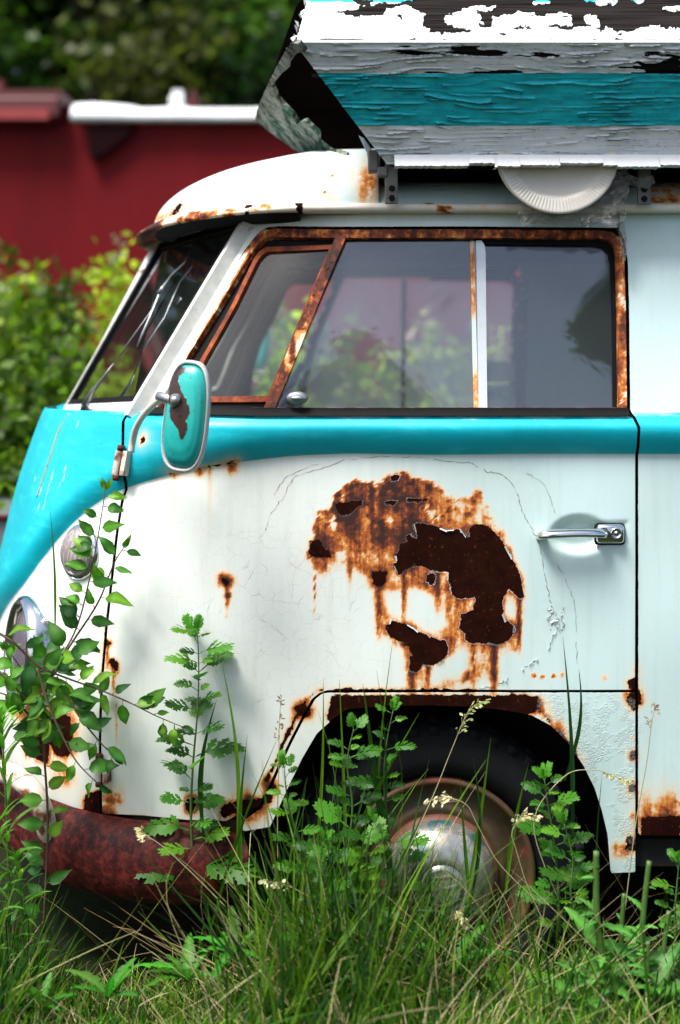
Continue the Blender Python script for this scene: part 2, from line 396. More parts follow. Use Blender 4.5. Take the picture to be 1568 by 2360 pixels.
# ---------------- stains and missing paint, in positions on the near side
def Z1(pts): return [(660.8 + .5786 * x, 1038.4 + .5786 * y) for x, y in pts]
HOLES = [Z1(q) for q in [
 [(505,295),(540,288),(575,295),(610,308),(640,318),(665,315),(690,310),(700,325),(715,345),(728,348),(730,310),(750,293),(780,292),(810,305),(840,335),(870,380),(900,430),(925,490),(942,545),(943,580),(925,588),(905,570),(885,550),(870,575),(858,610),(860,650),(875,680),(905,700),(905,725),(890,750),(860,770),(840,778),(800,770),(765,768),(730,765),(712,750),(708,725),(690,710),(695,690),(692,650),(715,645),(740,635),(745,615),(755,578),(730,585),(700,590),(670,585),(655,570),(652,540),(640,515),(640,490),(620,485),(590,480),(560,470),(530,465),(510,457),(495,463),(465,475),(455,500),(440,490),(425,460),(435,440),(428,420),(445,400),(455,375),(470,370),(485,365),(480,340),(487,335),(505,348),(520,350),(515,325)],
 [(412,668),(440,685),(480,692),(505,705),(525,720),(560,735),(590,748),(630,755),(645,780),(643,810),(625,830),(600,850),(575,860),(540,855),(525,875),(500,880),(485,875),(490,840),(495,810),(485,780),(465,765),(440,760),(410,740),(395,715),(392,700),(408,690)],
 [(340,480),(400,482),(402,505),(385,540),(360,545),(345,530),(338,510)],
 [(92,360),(135,355),(145,385),(165,400),(178,425),(130,430),(92,430),(88,400)],
 [(560,492),(585,488),(595,510),(585,540),(568,538),(558,515)],
 [(190,208),(300,200),(300,215),(270,235),(240,262),(215,255),(195,235)],
 [(470,190),(560,192),(555,203),(480,202)], [(410,95),(450,100),(445,118),(415,120)], [(385,200),(440,203),(430,218),(390,214)]]]
HOLES += [
 [(764,1602),(1215,1601),(1240,1606),(1246,1625),(1232,1645),(1205,1650),(1170,1640),(1000,1632),(800,1640),(770,1690),(752,1650)],
 [(676,1630),(700,1622),(722,1635),(705,1655),(690,1652)],
 [(508,1326),(522,1334),(530,1348),(520,1352),(510,1340)],
 [(250,1520),(262,1516),(272,1530),(270,1552),(262,1540),(254,1535)],[(242,1478),(250,1470),(254,1484),(247,1492)],
 [(425,1840),(448,1835),(455,1860),(440,1880),(428,1866)],
 [(505,1868),(520,1850),(600,1838),(618,1822),(628,1800),(636,1815),(625,1845),(590,1868),(540,1876),(510,1890)],
 [(1440,1600),(1478,1590),(1478,1622),(1460,1640),(1448,1622)],[(1447,1572),(1466,1560),(1468,1592),(1452,1590)],
 [(1478,1885),(1568,1880),(1568,2000),(1478,1960)],[(1446,1925),(1470,1935),(1470,1965),(1440,1960)],[(1455,1800),(1463,1805),(1462,1830),(1452,1822)],[(1452,1735),(1464,1728),(1464,1750),(1456,1748)],
 [(400,448),(418,468),(412,482),(392,498),(396,478)],
 [(120,1640),(160,1650),(168,1720),(160,1745),(130,1740),(95,1700)],[(200,1830),(232,1820),(232,1880),(190,1885)],[(60,1660),(120,1700),(110,1760),(60,1740)],
 [(325,1008),(333,1004),(334,1016),(326,1022)]]
EDGE_HOLES = [  # (polyline, half width)
 ([(745,1590),(722,1598),(698,1625),(676,1665),(656,1708),(636,1758),(614,1798)], 3.2),
 ([(390,1092),(440,1082),(470,1078),(515,1070),(548,1064)], 2.2),
 ([(770,1590),(1100,1590)], 1.6), ([(1245,1640),(1275,1672),(1310,1712),(1340,1752)], 3.0),
 ([(232,1560),(238,1500),(244,1445)], 1.2),([(232,1880),(330,1884)], 2.),
  ([(1467, 1590), (1467, 1540)], 1.2)]
STAINP = Z1([(105,240),(180,215),(190,165),(270,120),(410,95),(470,95),(620,125),(640,165),(690,165),(770,160),(800,250),(850,300),(910,420),(945,560),(945,620),(925,770),(860,840),(850,930),(480,945),(470,880),(360,720),(340,560),(200,500),(110,520),(85,430),(90,340)])
CLEAN = [Z1([(385,560),(450,550),(560,550),(605,600),(640,700),(580,735),(500,690),(400,650)]), Z1([(875,575),(910,590),(915,680),(885,680),(862,640)]), Z1([(330,720),(400,760),(480,800),(470,930),(340,930)]),
         Z1([(545,870),(700,790),(730,800),(730,870),(690,900),(560,930)]),Z1([(185,440),(320,500),(330,600),(200,620),(130,560)])]
STREAKS = [(365,540,730,13,.9),(468,470,650,11,.85),(600,480,620,15,.95),(110,500,640,5,.6),(742,768,920,9,.8),(826,772,950,15,1.),(783,768,900,7,.6),(925,590,790,11,.9),(500,880,955,18,.85),(560,860,950,14,.7),(645,560,700,14,.55),(700,580,760,20,.6),(250,420,520,14,.6),(240,300,420,10,.8),(190,330,440,8,.7),(400,200,330,10,.5),(530,200,320,12,.5)]
SPOTS = [(521,1338,17,.85),(524,1372,9,.75),(523,1392,6,.6),(521,1420,5,.35),(1230,1557,6,.7),(1250,1560,5,.6),(1276,1558,5,.7),(1296,1556,6,.6),(262,1540,8,.6),(247,1485,8,.7),(1393,1562,8,.4),
         (262,1840,26,.55),(250,1870,20,.6),(444,1855,20,.6),(570,1862,40,.55),(620,1815,20,.6),(535,1080,14,.6),(460,1092,10,.5),(400,1100,8,.4),(1240,1635,22,.7),(1285,1680,18,.5),(1462,1610,18,.5),(1458,1815,9,.5),(1458,1745,8,.5),(1460,1700,6,.4),(1456,1880,9,.5),(1430,1960,20,.6),(1520,1880,60,.45),(1560,1850,30,.4),
         (120,1690,60,.5),(150,1790,30,.4),(210,1850,20,.5),(60,1420,40,.15),(130,1380,30,.13),(60,1640,30,.45),(700,1638,24,.5),(1455,440,40,.35)]
VST = [(524,1400,1345,1430,7,.6),(484,1330,1085,1240,7,.22),(262,0,1545,1620,5,.6),(247,0,1490,1560,4,.55),(268,0,1620,1800,4,.35),(400,0,1100,1200,10,.12)]
def body_attrs(V, p, z, coolk=None):
    X, Y, Z = V[:, 0], V[:, 1], V[:, 2]
    near = (Y < BW) ; x, y = proj(X, Y, Z)
    n1 = fbm(x / 22., y / 22., 3, 4) - .5; n2 = fbm(x / 9., y / 9., 8, 3) - .5
    hole = np.full(x.shape, -40.)
    for h in HOLES: hole = np.maximum(hole, sdp(x, y, h))
    for pl, w in EDGE_HOLES:
        d, _, _ = dpoly(x, y, pl, False); hole = np.maximum(hole, w * (1 + 3 * n1) - d)
    hole = np.where(near, hole + n2 * 5, -40)
    st = (.00 + .70 * fbm(x / 24., y / 40., 91, 4) + .35 * sstep(fbm(x / 15., y / 12., 95, 3), .56, .70) * sstep(1260 - y, 0, 90)) * sstep(sdp(x, y, STAINP) + n1 * 34, -8, 16)
    ux, uy = (x - 660.8) / .5786, (y - 1038.4) / .5786
    st += np.where(st > .2, .32 * (sstep(560 - uy, 0, 260)) * sstep(620 - ux, -40, 80), 0)
    for c in CLEAN: st *= 1 - .90 * sstep(sdp(x, y, c) + n1 * 14, -12, 14)
    vn = fbm(x / 7., y / 160., 21, 3)
    for (cx, y0, y1, w, a) in STREAKS:
        f = np.exp(-((ux - cx + (vn - .5) * 6) / w) ** 2) * sstep(uy, y0 - 25, y0 + 5) * (1 - sstep(uy, y1 - 70, y1 + 70)); st = np.maximum(st, a * f * (.75 + .5 * vn))
    for (cx, cy, r, a) in SPOTS:
        st = np.maximum(st, a * np.exp(-(((x - cx) ** 2 + (y - cy) ** 2) / (r * r))) * (.7 + 1.2 * (n1 + .3)))
    for (cx, _, y0, y1, w, a) in VST:
        st = np.maximum(st, a * np.exp(-((x - cx) / w) ** 2) * sstep(y, y0 - 8, y0 + 4) * (1 - sstep(y, y0 + 10, y1 + 12)))
    st += .26 * np.exp(-np.clip(-hole, 0, 60) / 5.) + .10 * np.exp(-np.clip(-hole, 0, 60) / 22.)
    st = np.where(near, st, .08 * fbm(x / 60, y / 60, 4))
    hc = (z - ZCREASE(p)); teal = np.where(z < 1.5, np.minimum(hc - .002, ztop(p) + .004 - z), -1)
    tealhi = .62 * sstep(z, 1.34, 1.368) + .35 * np.exp(-((x - 300) / 16.) ** 2) * sstep(y, 960, 1000)
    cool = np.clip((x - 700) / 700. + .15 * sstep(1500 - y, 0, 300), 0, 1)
    crack = np.exp(-((x - 640) / 230.) ** 2 - ((y - 1400) / 210.) ** 2) * 1.3 + .12
    flake = np.where((x > 1240) & (x < 1475) & (y > 1600), 1., 0) + .35 * np.exp(-((x - 1300) / 40.) ** 2 - ((y - 1440) / 60.) ** 2)
    return dict(hole=hole, stain=st, teal=teal, tealhi=tealhi, cool=cool, crack=crack, flake=flake)

def snapmesh(polys, h):
    "grid over the (p,z) region inside polygons (even-odd), border vertices snapped on to the outline"
    A = np.concatenate([np.array(q, float) for q in polys]); x0, y0 = A.min(0) - h; x1, y1 = A.max(0) + h
    nx = int((x1 - x0) / h) + 2; ny = int((y1 - y0) / h) + 2
    gx = x0 + h * np.arange(nx); gy = y0 + h * np.arange(ny); GX, GY = np.meshgrid(gx, gy, indexing='ij')
    cx = GX[:-1, :-1] + h / 2; cy = GY[:-1, :-1] + h / 2
    ins = np.zeros(cx.shape, bool)
    for q in polys: ins ^= inpoly(cx, cy, q)
    cnt = np.zeros((nx, ny), int)
    for a in (0, 1):
        for b in (0, 1): cnt[a:nx - 1 + a, b:ny - 1 + b] += ins
    used = cnt > 0; bd = used & (cnt < 4)
    bx, by = GX[bd], GY[bd]; best = np.full(bx.shape, 1e9); sx = bx.copy(); sy = by.copy()
    for q in polys:
        d, qx, qy = dpoly(bx, by, q); m = d < best; best = np.where(m, d, best); sx = np.where(m, qx, sx); sy = np.where(m, qy, sy)
    GX = GX.copy(); GY = GY.copy(); GX[bd] = sx; GY[bd] = sy
    idx = -np.ones((nx, ny), int); idx[used] = np.arange(used.sum())
    I, J = np.nonzero(ins)
    F = np.stack([idx[I, J], idx[I + 1, J], idx[I + 1, J + 1], idx[I, J + 1]], 1)
    # border edges
    e = np.concatenate([F[:, [0, 1]], F[:, [1, 2]], F[:, [2, 3]], F[:, [3, 0]]]); key = np.sort(e, 1); kk = key[:, 0].astype(np.int64) * 10000000 + key[:, 1]
    u, inv, c = np.unique(kk, return_inverse=True, return_counts=True); be = e[c[inv] == 1]
    return np.stack([GX[used], GY[used]], 1), F, be
def panel(name, polys, h, mat, parent, off=0., rim=.018, mirror=False, far=None, fn=None, attrs=True, label=None):
    U, F, be = snapmesh(polys, h)
    f = fn or surf
    V = f(U[:, 0], U[:, 1], off); at = body_attrs(V, U[:, 0], U[:, 1]) if attrs else None
    V2 = f(U[:, 0], U[:, 1], off - rim)
    b = np.unique(be); m = {k: i for i, k in enumerate(b.tolist())}; nv = len(V)
    o1 = nv; o2 = nv + len(b)
    VV = np.concatenate([V, V[b], V2[b]]); faces = F.tolist()
    if rim: faces += [(o1 + m[j], o1 + m[i], o2 + m[i], o2 + m[j]) for i, j in be.tolist()]
    if attrs: at = {k: np.concatenate([a, a[b], a[b]]) if k != 'hole' else np.concatenate([a, np.maximum(a[b], -3.), np.full(len(b), 22.)]) for k, a in at.items()}  # edge strips coloured dark rust, which also paints the shade of the gaps
    if mirror:
        zz_ = VV[:, 2]; VV = VV.copy(); VV[:, 2] -= .105 * sstep(VV[:, 0], -.48, -.30) * np.interp(zz_, [.9, 1.38, 1.52], [0, 1, 0]); VV[:, 1] = 2 * BW - VV[:, 1]; faces = [q[::-1] for q in faces]
        if at: at = dict(at); at['hole'] = np.full_like(at['hole'], -40); at['stain'] = at['stain'] * .25
    return meshobj(name, VV, faces, mat, parent, True, attrs=at, label=label)

VAN = empty('camper_van', (0.9, BW, 0), 'rusty turquoise and white vintage camper van sunk in tall grass', 'van')
# ---- outlines
gapx = [(303, 962), (301, 1040), (297, 1112), (283, 1150), (272, 1220), (262, 1300), (252, 1375), (243, 1450), (235, 1560), (231, 1700), (231, 1876)]
door_poly = [(x + 3.5, y) for x, y in gapx] + [(330, 1880), (430, 1889), (521, 1891), (545, 1878), (597, 1857), (618, 1815), (640, 1765), (665, 1712), (694, 1655), (718, 1611), (735, 1597), (755, 1590), (1463, 1589.5), (1464, 1300), (1463.5, 1040), (1462, 985), (1455, 964), (1445, 957.5), (322, 957.5)]
door_poly = H(door_poly)
nose_edge = H([(x - 3, y) for x, y in gapx], closed=False); pT = nose_edge[0]
nose_poly = [(pT[0], 1.3665)] + nose_edge[0:] + [(nose_edge[-1][0], .40), (-1.021, .40), (-1.021, 1.3265)]
nose = panel('nose_panel', [nose_poly], .007, PAINT, VAN)
nose2 = panel('nose_panel', [nose_poly], .02, PAINT, VAN, mirror=True)
door = panel('cab_door', [door_poly], .005, PAINT, VAN, label='front door with a huge rust hole in its white paint')
door2 = panel('cab_door', [door_poly], .02, PAINT, VAN, mirror=True)
arch_poly = H([(757, 1597), (1464, 1596.5), (1464, 2010), (1408, 2012), (1401, 1925), (1388, 1870), (1370, 1815), (1345, 1765), (1310, 1712), (1270, 1672), (1225, 1648), (1160, 1636), (1080, 1629), (1000, 1626), (880, 1627), (800, 1634), (772, 1652), (730, 1690), (696, 1748), (668, 1806), (642, 1862), (622, 1905), (560, 1915), (560, 1893), (600, 1864), (626, 1815), (648, 1765), (673, 1712), (702, 1655), (726, 1613), (741, 1600)])
arch = panel('wheel_arch_panel', [arch_poly], .0055, PAINT, VAN, label='front wheel arch with a dark rust band and scaly white paint')
arch2 = panel('wheel_arch_panel', [arch_poly], .02, PAINT, VAN, mirror=True)
# body behind the door: near part fine, rest coarse; one panel outline reaching the tail
p0 = H([(1471, 985), (1471, 1890)])
side_l = H([(1471, 1965), (1471.5, 1300), (1471, 1040), (1469.5, 985), (1463, 963), (1453, 945), (1450, 700), (1447, 600), (1440, 552), (1428, 530), (1428, 492)], closed=False)
zg = 1.822
side_poly = side_l + [(3.45 - .5, zg)] + [(3.45 - .25, 1.60), (3.45 - .2, 1.2), (3.45 - .2, .44), (2.9, .44), (2.82, .62), (2.66, .72), (2.5, .74), (2.34, .72), (2.18, .62), (2.1, .44), (side_l[0][0], .44)]
# three windowless bays; far rear arch cut out of the outline
rear = panel('rear_side_panel', [side_poly], .009, PAINT, VAN)
rear2 = panel('rear_side_panel', [side_poly], .03, PAINT, VAN, mirror=True)
# tail
tail = MB(); XE = float(XS(1.2) + 3.23)
zs = np.linspace(.44, 1.82, 12); V = []; nn = 14
for z in zs:
    y0 = float(YSIDE(z)) ; xe = float(XS(z)) + 3.45 - .2 - (0.0 if z < 1.2 else (z - 1.2) * .15)
    for i in range(nn + 1):
        u = -1 + 2 * i / nn; V.append((xe + .10 * (1 - abs(u) ** 3) , BW + (BW - y0) * u, z))
F = [(a * (nn + 1) + i, a * (nn + 1) + i + 1, (a + 1) * (nn + 1) + i + 1, (a + 1) * (nn + 1) + i) for a in range(11) for i in range(nn)]
tail.add(V, F); tail.build('tail_panel', WHITEPAINT, VAN, True)

jl = H([(296, 955), (312, 955), (311, 1040), (306, 1120), (290, 1160), (270, 1300), (250, 1450), (243, 1560), (240, 1700), (240, 1880), (430, 1884), (521, 1884), (560, 1868), (594, 1848), (612, 1812), (632, 1762), (657, 1709), (686, 1652), (710, 1606), (735, 1585), (1455, 1580), (1455, 960), (1440, 950), (1440, 600), (1428, 560), (1460, 560), (1480, 960), (1480, 1960), (1458, 1960), (1456, 1604), (742, 1604), (728, 1620), (705, 1662), (678, 1716), (652, 1770), (632, 1820), (606, 1868), (565, 1890), (525, 1903), (430, 1898), (222, 1896), (222, 1700), (226, 1560), (234, 1450), (253, 1300), (274, 1150), (288, 1110)])
for far in (False, True): panel('jamb_backing', [jl], .006 if not far else .02, BLACK, VAN, off=-.016, rim=.0, mirror=far, attrs=False)  # black strip behind the door gaps, their shade put into its colour
pj = H([(330, 945), (350, 925), (400, 830), (480, 700), (550, 590), (580, 548), (600, 522), (1420, 520), (1450, 560), (1448, 620), (1436, 600), (1425, 545), (1400, 535), (620, 536), (600, 552), (575, 590), (500, 716), (425, 845), (370, 940)])
for far in (False, True): panel('frame_backing', [pj], .006 if not far else .02, BLACK, VAN, off=-.014, rim=.0, mirror=far, attrs=False)  # black backing that paints the dark gap between pillar and window frame

# ---- upper body: pillar and rail over the door
pillar_poly = H([(299, 953), (299, 944), (335, 912), (384, 811), (452, 707), (523, 580), (552, 528), (562, 497), (575, 489), (1424, 488), (1424, 524.5), (1330, 523), (640, 521), (618, 524), (603, 531), (586, 549), (563, 580), (492, 701), (410, 842), (352, 942), (330, 953)])
pil = panel('window_pillar', [pillar_poly], .0045, PAINT, VAN, rim=.03)
pil2 = panel('window_pillar', [pillar_poly], .015, PAINT, VAN, rim=.03, mirror=True)
# ---- door window frame
fo = [(345, 950), (349, 941), (413, 832), (495, 699), (567, 583), (584, 557), (598, 540), (612, 532), (640, 529), (1385, 531.5), (1412, 537), (1430, 552), (1437, 575), (1441, 700), (1444, 950)]
fi = [(363, 940), (426, 835), (509, 701), (578, 590), (595, 567), (609, 553), (625, 548), (1383, 550), (1402, 555), (1415, 568), (1419, 590), (1422, 700), (1424.5, 940)]
fm = [(376, 940), (431, 837), (509, 704), (577, 590), (593, 566), (605, 550), (622, 545.5), (785, 546), (625, 940)]
def framemat_attr(o, f):
    me = o.data; n = len(me.vertices); co = np.empty(n * 3, np.float32); me.vertices.foreach_get('co', co); co = co.reshape(-1, 3)
    x, y = proj(co[:, 0], co[:, 1], co[:, 2]); st, ho = f(x, y)
    me.attributes['stain'].data.foreach_set('value', np.asarray(st, np.float32)); me.attributes['hole'].data.foreach_set('value', np.asarray(ho, np.float32))
def f_front(x, y):
    n = fbm(x / 14, y / 14, 5); d = (x - (345 + (948 - y) * .588))   # across the sloping member
    inner = sstep(d, 9, 14) * (y > 560)
    top = sstep(y, 600, 560); right = (x > 1400) * sstep(fbm(x / 40, y / 70, 9), .40, .52) * (1 - .7 * sstep(y, 760, 880))
    st = np.maximum(np.maximum(.62 * inner * (n > .38), .72 * top), .66 * right * (y > 540)); st = np.maximum(st, .25 * n)
    return st + (n - .5) * .5 * (st > .3), np.where(st > .5, (fbm(x / 5, y / 5, 6) - .73) * 60, -30)
fr = panel('door_window_frame', [H(fo), H(fi)], .0038, PAINT, VAN, off=.004, rim=.022, label='rusty orange frame round the door window'); framemat_attr(fr, f_front)
fr2 = panel('door_window_frame', [H(fo), H(fi)], .012, PAINT, VAN, rim=.03, mirror=True)
bar = H([(774, 546), (798, 546), (633, 944), (607, 944)])
def f_bar(x, y):
    n = fbm(x / 12, y / 18, 15); mid = np.exp(-((y - 800) / 55.) ** 2)
    st = .85 - .55 * mid * (n < .62); return st + (n - .5) * .4, (fbm(x / 5, y / 5, 6) - .70) * 50 - 20 * mid
b_ = panel('division_bar', [bar], .0038, PAINT, fr, off=.007, rim=.02); framemat_attr(b_, f_bar)
panel('division_bar', [bar], .012, PAINT, fr2, rim=.03, mirror=True)
for far in (False, True):
    par = fr2 if far else fr
    # rubber channel of the little quarter window
    q_out = [(356, 944), (420, 837), (503, 702), (573, 589), (591, 565), (605, 551), (622, 547), (778, 547), (612, 944)]
    q_in = [(434, 914), (476, 826), (540, 707), (586, 606), (596, 588), (610, 577), (757, 571), (616, 914)]
    vf_o = [(424, 925), (452, 836), (531, 698), (584, 592), (594, 578), (610, 567), (766, 561), (622, 925)]
    vf_i = [(440, 912), (463, 836), (540, 700), (590, 601), (600, 587), (614, 578), (757, 571), (616, 911)]
    panel('rubber_seal', [H(q_out), H(vf_o)], .0045 if not far else .012, BLACK, par, off=-.012, rim=.012, mirror=far, attrs=False)
    vf = panel('vent_window_frame', [H(vf_o), H(vf_i)], .0036 if not far else .012, RUSTFRAME if not far else BLACKIN, VAN, off=-.006, rim=.014, mirror=far, attrs=False)
    panel('vent_glass', [H(vf_i)], .02, FARVENT if far else VENTG, vf, off=-.014, rim=0, mirror=far, attrs=False)
    # door glass
    g_all = [(783, 549), (1395, 553), (1410, 562), (1418, 590), (1424, 944), (622, 944)]
    seal_o = [(786, 545), (1383, 547), (1404, 552), (1418, 566), (1422, 590), (1427, 948), (622, 948)]
    seal_i = [(789, 549.5), (1105, 550), (1106, 560), (1370, 562), (1392, 566), (1406, 580), (1410, 600), (1417, 941), (633, 941)]
    panel('rubber_seal', [H(seal_o), H(seal_i)], .0042 if not far else .012, BLACK, par, off=-.010, rim=.012, mirror=far, attrs=False)
    cut = 1108 if not far else 1016
    fg = panel('sliding_glass', [H([(786, 549), (cut - 14, 548), (cut - 4, 553), (cut, 566), (cut + 10, 943), (624, 943)])], .02, FARGLASS if far else GLASS, VAN, off=-.013, rim=0, mirror=far, attrs=False)
    rg = panel('sliding_glass', [H([(cut - 18, 555), (1380, 555), (1402, 563), (1412, 582), (1420, 943), (cut - 8, 943)])], .02, FARGLASS if far else GLASS, VAN, off=-.020, rim=0, mirror=far, attrs=False)
    if not far:
        s1 = panel('glass_edge_strip', [H([(1084, 553), (1093, 553), (1104, 941), (1093, 941)])], .003, PAINT, fg, off=-.009, rim=.01)
        framemat_attr(s1, lambda x, y: (.38 + .4 * (fbm(x / 10, y / 30, 2) - .5) - .5 * np.exp(-((y - 790) / 60.) ** 2), np.full(x.shape, -40.)))
        panel('glass_edge_strip', [H([(1098, 552), (1110, 552), (1117, 562), (1120, 580), (1124, 941), (1104, 941)])], .003, ALU, rg, off=-.0085, rim=.01, attrs=False)
    else:
        panel('glass_edge_strip', [H([(cut - 6, 552), (cut + 6, 552), (cut + 12, 942), (cut, 942)])], .012, DULLMETAL, fg, off=-.005, rim=.02, mirror=True, attrs=False)
    panel('sill_rubber', [H([(352, 941), (1446, 941), (1448, 957), (340, 957)])], .006 if not far else .012, BLACK, VAN, off=.009, rim=.03, mirror=far, attrs=False)
# bars inside the far door are seen through the glass, so the inner face of the doors is closed
lat = MB()
lz = P(685, 917, -.004)
lat.lathe([(0, .016), (.014, .016), (.021, .013), (.024, .007), (.024, 0)], Matrix.Translation(lz) @ Matrix.Rotation(R(90), 4, 'X') @ Matrix.Diagonal((1, .60, 1, 1)), 28)
lat.lathe([(0, .020), (.011, .020), (.013, .016)], Matrix.Translation(lz) @ Matrix.Rotation(R(90), 4, 'X') @ Matrix.Diagonal((1, .4, 1, 1)), 20)
lo = lat.build('window_latch', DULLMETAL, VAN, True)

# ---- door handle
hb = MB(); M0 = P(1410, 1231, -.012)
hb.box(M0.x - .033, M0.x + .028, -.016, .004, M0.z - .021, M0.z + .021, bev=.008)
hd = hb.build('door_handle', CHROME, door, True)
h2 = MB(); a = [P(x, y, Y) for x, y, Y in [(1246, 1233, .004), (1247, 1233, -.018), (1254, 1232, -.030), (1275, 1230, -.034), (1320, 1228, -.034), (1365, 1228, -.032), (1386, 1229, -.026), (1392, 1230, -.014)]]
h2.tube(smooth_pts(a, 4), .0125, 14, sy=.62); ga = h2.build('handle_grip', CHROME, hd, True)
h3 = MB(); h3.lathe([(.0, .0045), (.003, .0045), (.0035, .001), (.008, .001), (.0095, .005), (.012, .005), (.0125, 0)], Matrix.Translation(P(1420, 1229, -.0165)) @ Matrix.Rotation(R(90), 4, 'X'), 24); h3.build('key_lock', CHROME, hd, True)
h4 = MB(); h4.box(M0.x - .036, M0.x + .031, -.008, .006, M0.z - .0255, M0.z + .0225, bev=.007); h4.build('handle_gasket', BLACK, hd, True); h4 = MB(); h4.lathe([(0, .006), (.013, .006), (.015, 0)], Matrix.Translation(P(1248, 1236, .012)) @ Matrix.Rotation(R(90), 4, 'X'), 20); h4.build('handle_gasket', BLACK, hd, True)

# ---- white paint drips on the turquoise nose
b = MB(); rdr = random.Random(8)
for x, y, l, w in [(205, 975, 18, 2.2), (178, 1075, 22, 2.6), (150, 1085, 42, 2.2), (140, 1120, 30, 1.6), (122, 1125, 22, 2.), (175, 1095, 20, 2.4), (165, 1115, 14, 1.6), (108, 1105, 12, 1.6), (118, 1160, 26, 1.8), (90, 1030, 30, 1.6), (132, 1150, 30, 1.5)]:
    q = H([(x, y), (x - l * .12, y + l * .5), (x - l * .28, y + l)], False, False); A = [Vector(v) for v in surf(np.array([k[0] for k in q]), np.array([k[1] for k in q]), .0012)]
    wv = w / SPX * .6; b.add([A[0], A[1] + Vector((-wv, 0, 0)), A[2] + Vector((-wv * .5, 0, 0)), A[2] + Vector((wv * .5, 0, 0)), A[1] + Vector((wv, 0, 0))], [(0, 1, 2, 3, 4)])
b.build('paint_drips', simple('white_drip', (.7, .75, .75), .5), nose)
# ---- windscreen, two flat panes
B0 = Vector((-.470, .105, 1.376)); T0 = Vector((-.215, .185, 1.822)); BC = Vector((-.792, .868, 1.330)); TC = Vector((-.511, .868, 1.822))
def ws(u, v, off=0.):          # u: 0 pillar .. 1 centre; v: 0 bottom .. 1 top
    p = (B0 * (1 - u) + BC * u) * (1 - v) + (T0 * (1 - u) + TC * u) * v
    n = (BC - B0).cross(T0 - B0).normalized()
    if n.y > 0: n = -n
    return p + n * off
def wsring(name, o, i, off, rim, mat, parent, mirror, N=16):
    V = []; F = []
    def loop(q, of):
        (u0, v0, u1, v1) = q; pts = []
        for (a, b) in (((u0, v0), (u1, v0)), ((u1, v0), (u1, v1)), ((u1, v1), (u0, v1)), ((u0, v1), (u0, v0))):
            for k in range(N): t = k / N; pts.append(ws(a[0] + (b[0] - a[0]) * t, a[1] + (b[1] - a[1]) * t, of))
        return pts
    L = [loop(o, off - rim), loop(o, off), loop(i, off), loop(i, off - rim)]; n = 4 * N
    for l in L: V += l
    for a in range(3):
        for k in range(n): F.append((a * n + k, a * n + (k + 1) % n, (a + 1) * n + (k + 1) % n, (a + 1) * n + k))
    if mirror: V = [Vector((v.x, 2 * BW - v.y, v.z)) for v in V]; F = [f[::-1] for f in F]
    return meshobj(name, V, F, mat, parent, False)
WSP = CREAMRUST
for far in (False, True):
    wf = wsring('windscreen_frame', (-.03, -.045, 1.0, 1.03), (.006, .022, .982, .97), .006, .03, BLACKIN if far else WHITEPAINT, VAN, far)
    wsring('rubber_seal', (.006, .022, .982, .97), (.04, .055, .952, .93), .004, .02, BLACK, wf, far)
    q = [ws(u, v, -.004) for u, v in ((.06, .04), (.94, .04), (.94, .94), (.06, .94))]
    if far: q = [Vector((v.x, 2 * BW - v.y, v.z)) for v in q]
    meshobj('windscreen_glass', q, [(0, 1, 2, 3)], GLASSF, wf, False)
b = MB(); n_ = (BC - B0).cross(T0 - B0).normalized(); n_ = -n_ if n_.y > 0 else n_
fw = Vector((-.014, 0, .008)); 
for a, c in ((BC + Vector((0, 0, -.02)), TC + Vector((0, 0, .02))),):
    V = [];
    for q in (a, c): V += [q + Vector((.012, -.010, -.01)), q + Vector((-.004, -.010, .002)), q + Vector((-.008, 0, .004)), q + Vector((-.004, .012, .002)), q + Vector((.012, .012, -.01))]
    b.add(V, [(i, i + 1, i + 6, i + 5) for i in range(4)])
b.build('centre_post', WHITEPAINT, VAN, True)
# ---- wipers
def wiper(name, mirror):
    def m(v): return Vector((v.x, 2 * BW - v.y, v.z)) if mirror else v
    def on(x, y, off):      # photo position cast on the pane
        n = (BC - B0).cross(T0 - B0).normalized(); n = -n if n.y > 0 else n
        d = P(x, y, 0) - Vector((0, -CAMD, CAMZ)); o = Vector((0, -CAMD, CAMZ)); q0 = B0 + n * off
        return m(o + d * ((q0 - o).dot(n) / d.dot(n)))
    b = MB(); b.tube([on(193, 948, .0), on(195, 938, .02), on(200, 930, .028)], [.011, .010, .008], 12)
    w = b.build(name, DULLMETAL, VAN, True)
    c = MB(); c.tube([on(194, 935, .03), on(215, 900, .032), on(240, 868, .032), on(262, 838, .030)], [.009, .007, .004, .002], 8, sy=.5)
    c.tube([on(262, 838, .030), on(310, 770, .026), on(352, 712, .022), on(372, 668, .022)], [.002, .0015, .0015, .002], 6); c.build('wiper_arm', DULLMETAL, w, True)
    d = MB(); d.tube([on(316, 800, .010), on(330, 765, .016), on(352, 715, .022), on(371, 668, .024), on(395, 635, .020), on(425, 606, .016), on(440, 575, .008)], [.0025, .003, .003, .004, .003, .003, .002], 8)
    d.tube([on(366, 676, .03), on(377, 662, .03)], .006, 8); d.build('wiper_bridge', DULLMETAL, w, True)
    e = MB(); e.tube([on(318, 802, .004), on(350, 740, .006), on(395, 660, .006), on(455, 550, .004)], .0032, 6); e.build('wiper_blade', BLACK, w, True)
wiper('wiper', False); wiper('wiper', True)
# rubbed seam line down the nose from the wiper
sm = MB(); sp = H([(180, 962), (160, 1000), (140, 1062), (121, 1118), (110, 1150)], False)
pts = [Vector(surf(np.array([a]), np.array([b]), -.0015)[0]) for a, b in sp]
sm.tube(smooth_pts(pts, 5), .0045, 6); sm.build('nose_seam', simple('seam_filler', (.33, .36, .22), .6, rust=.5), nose, True)

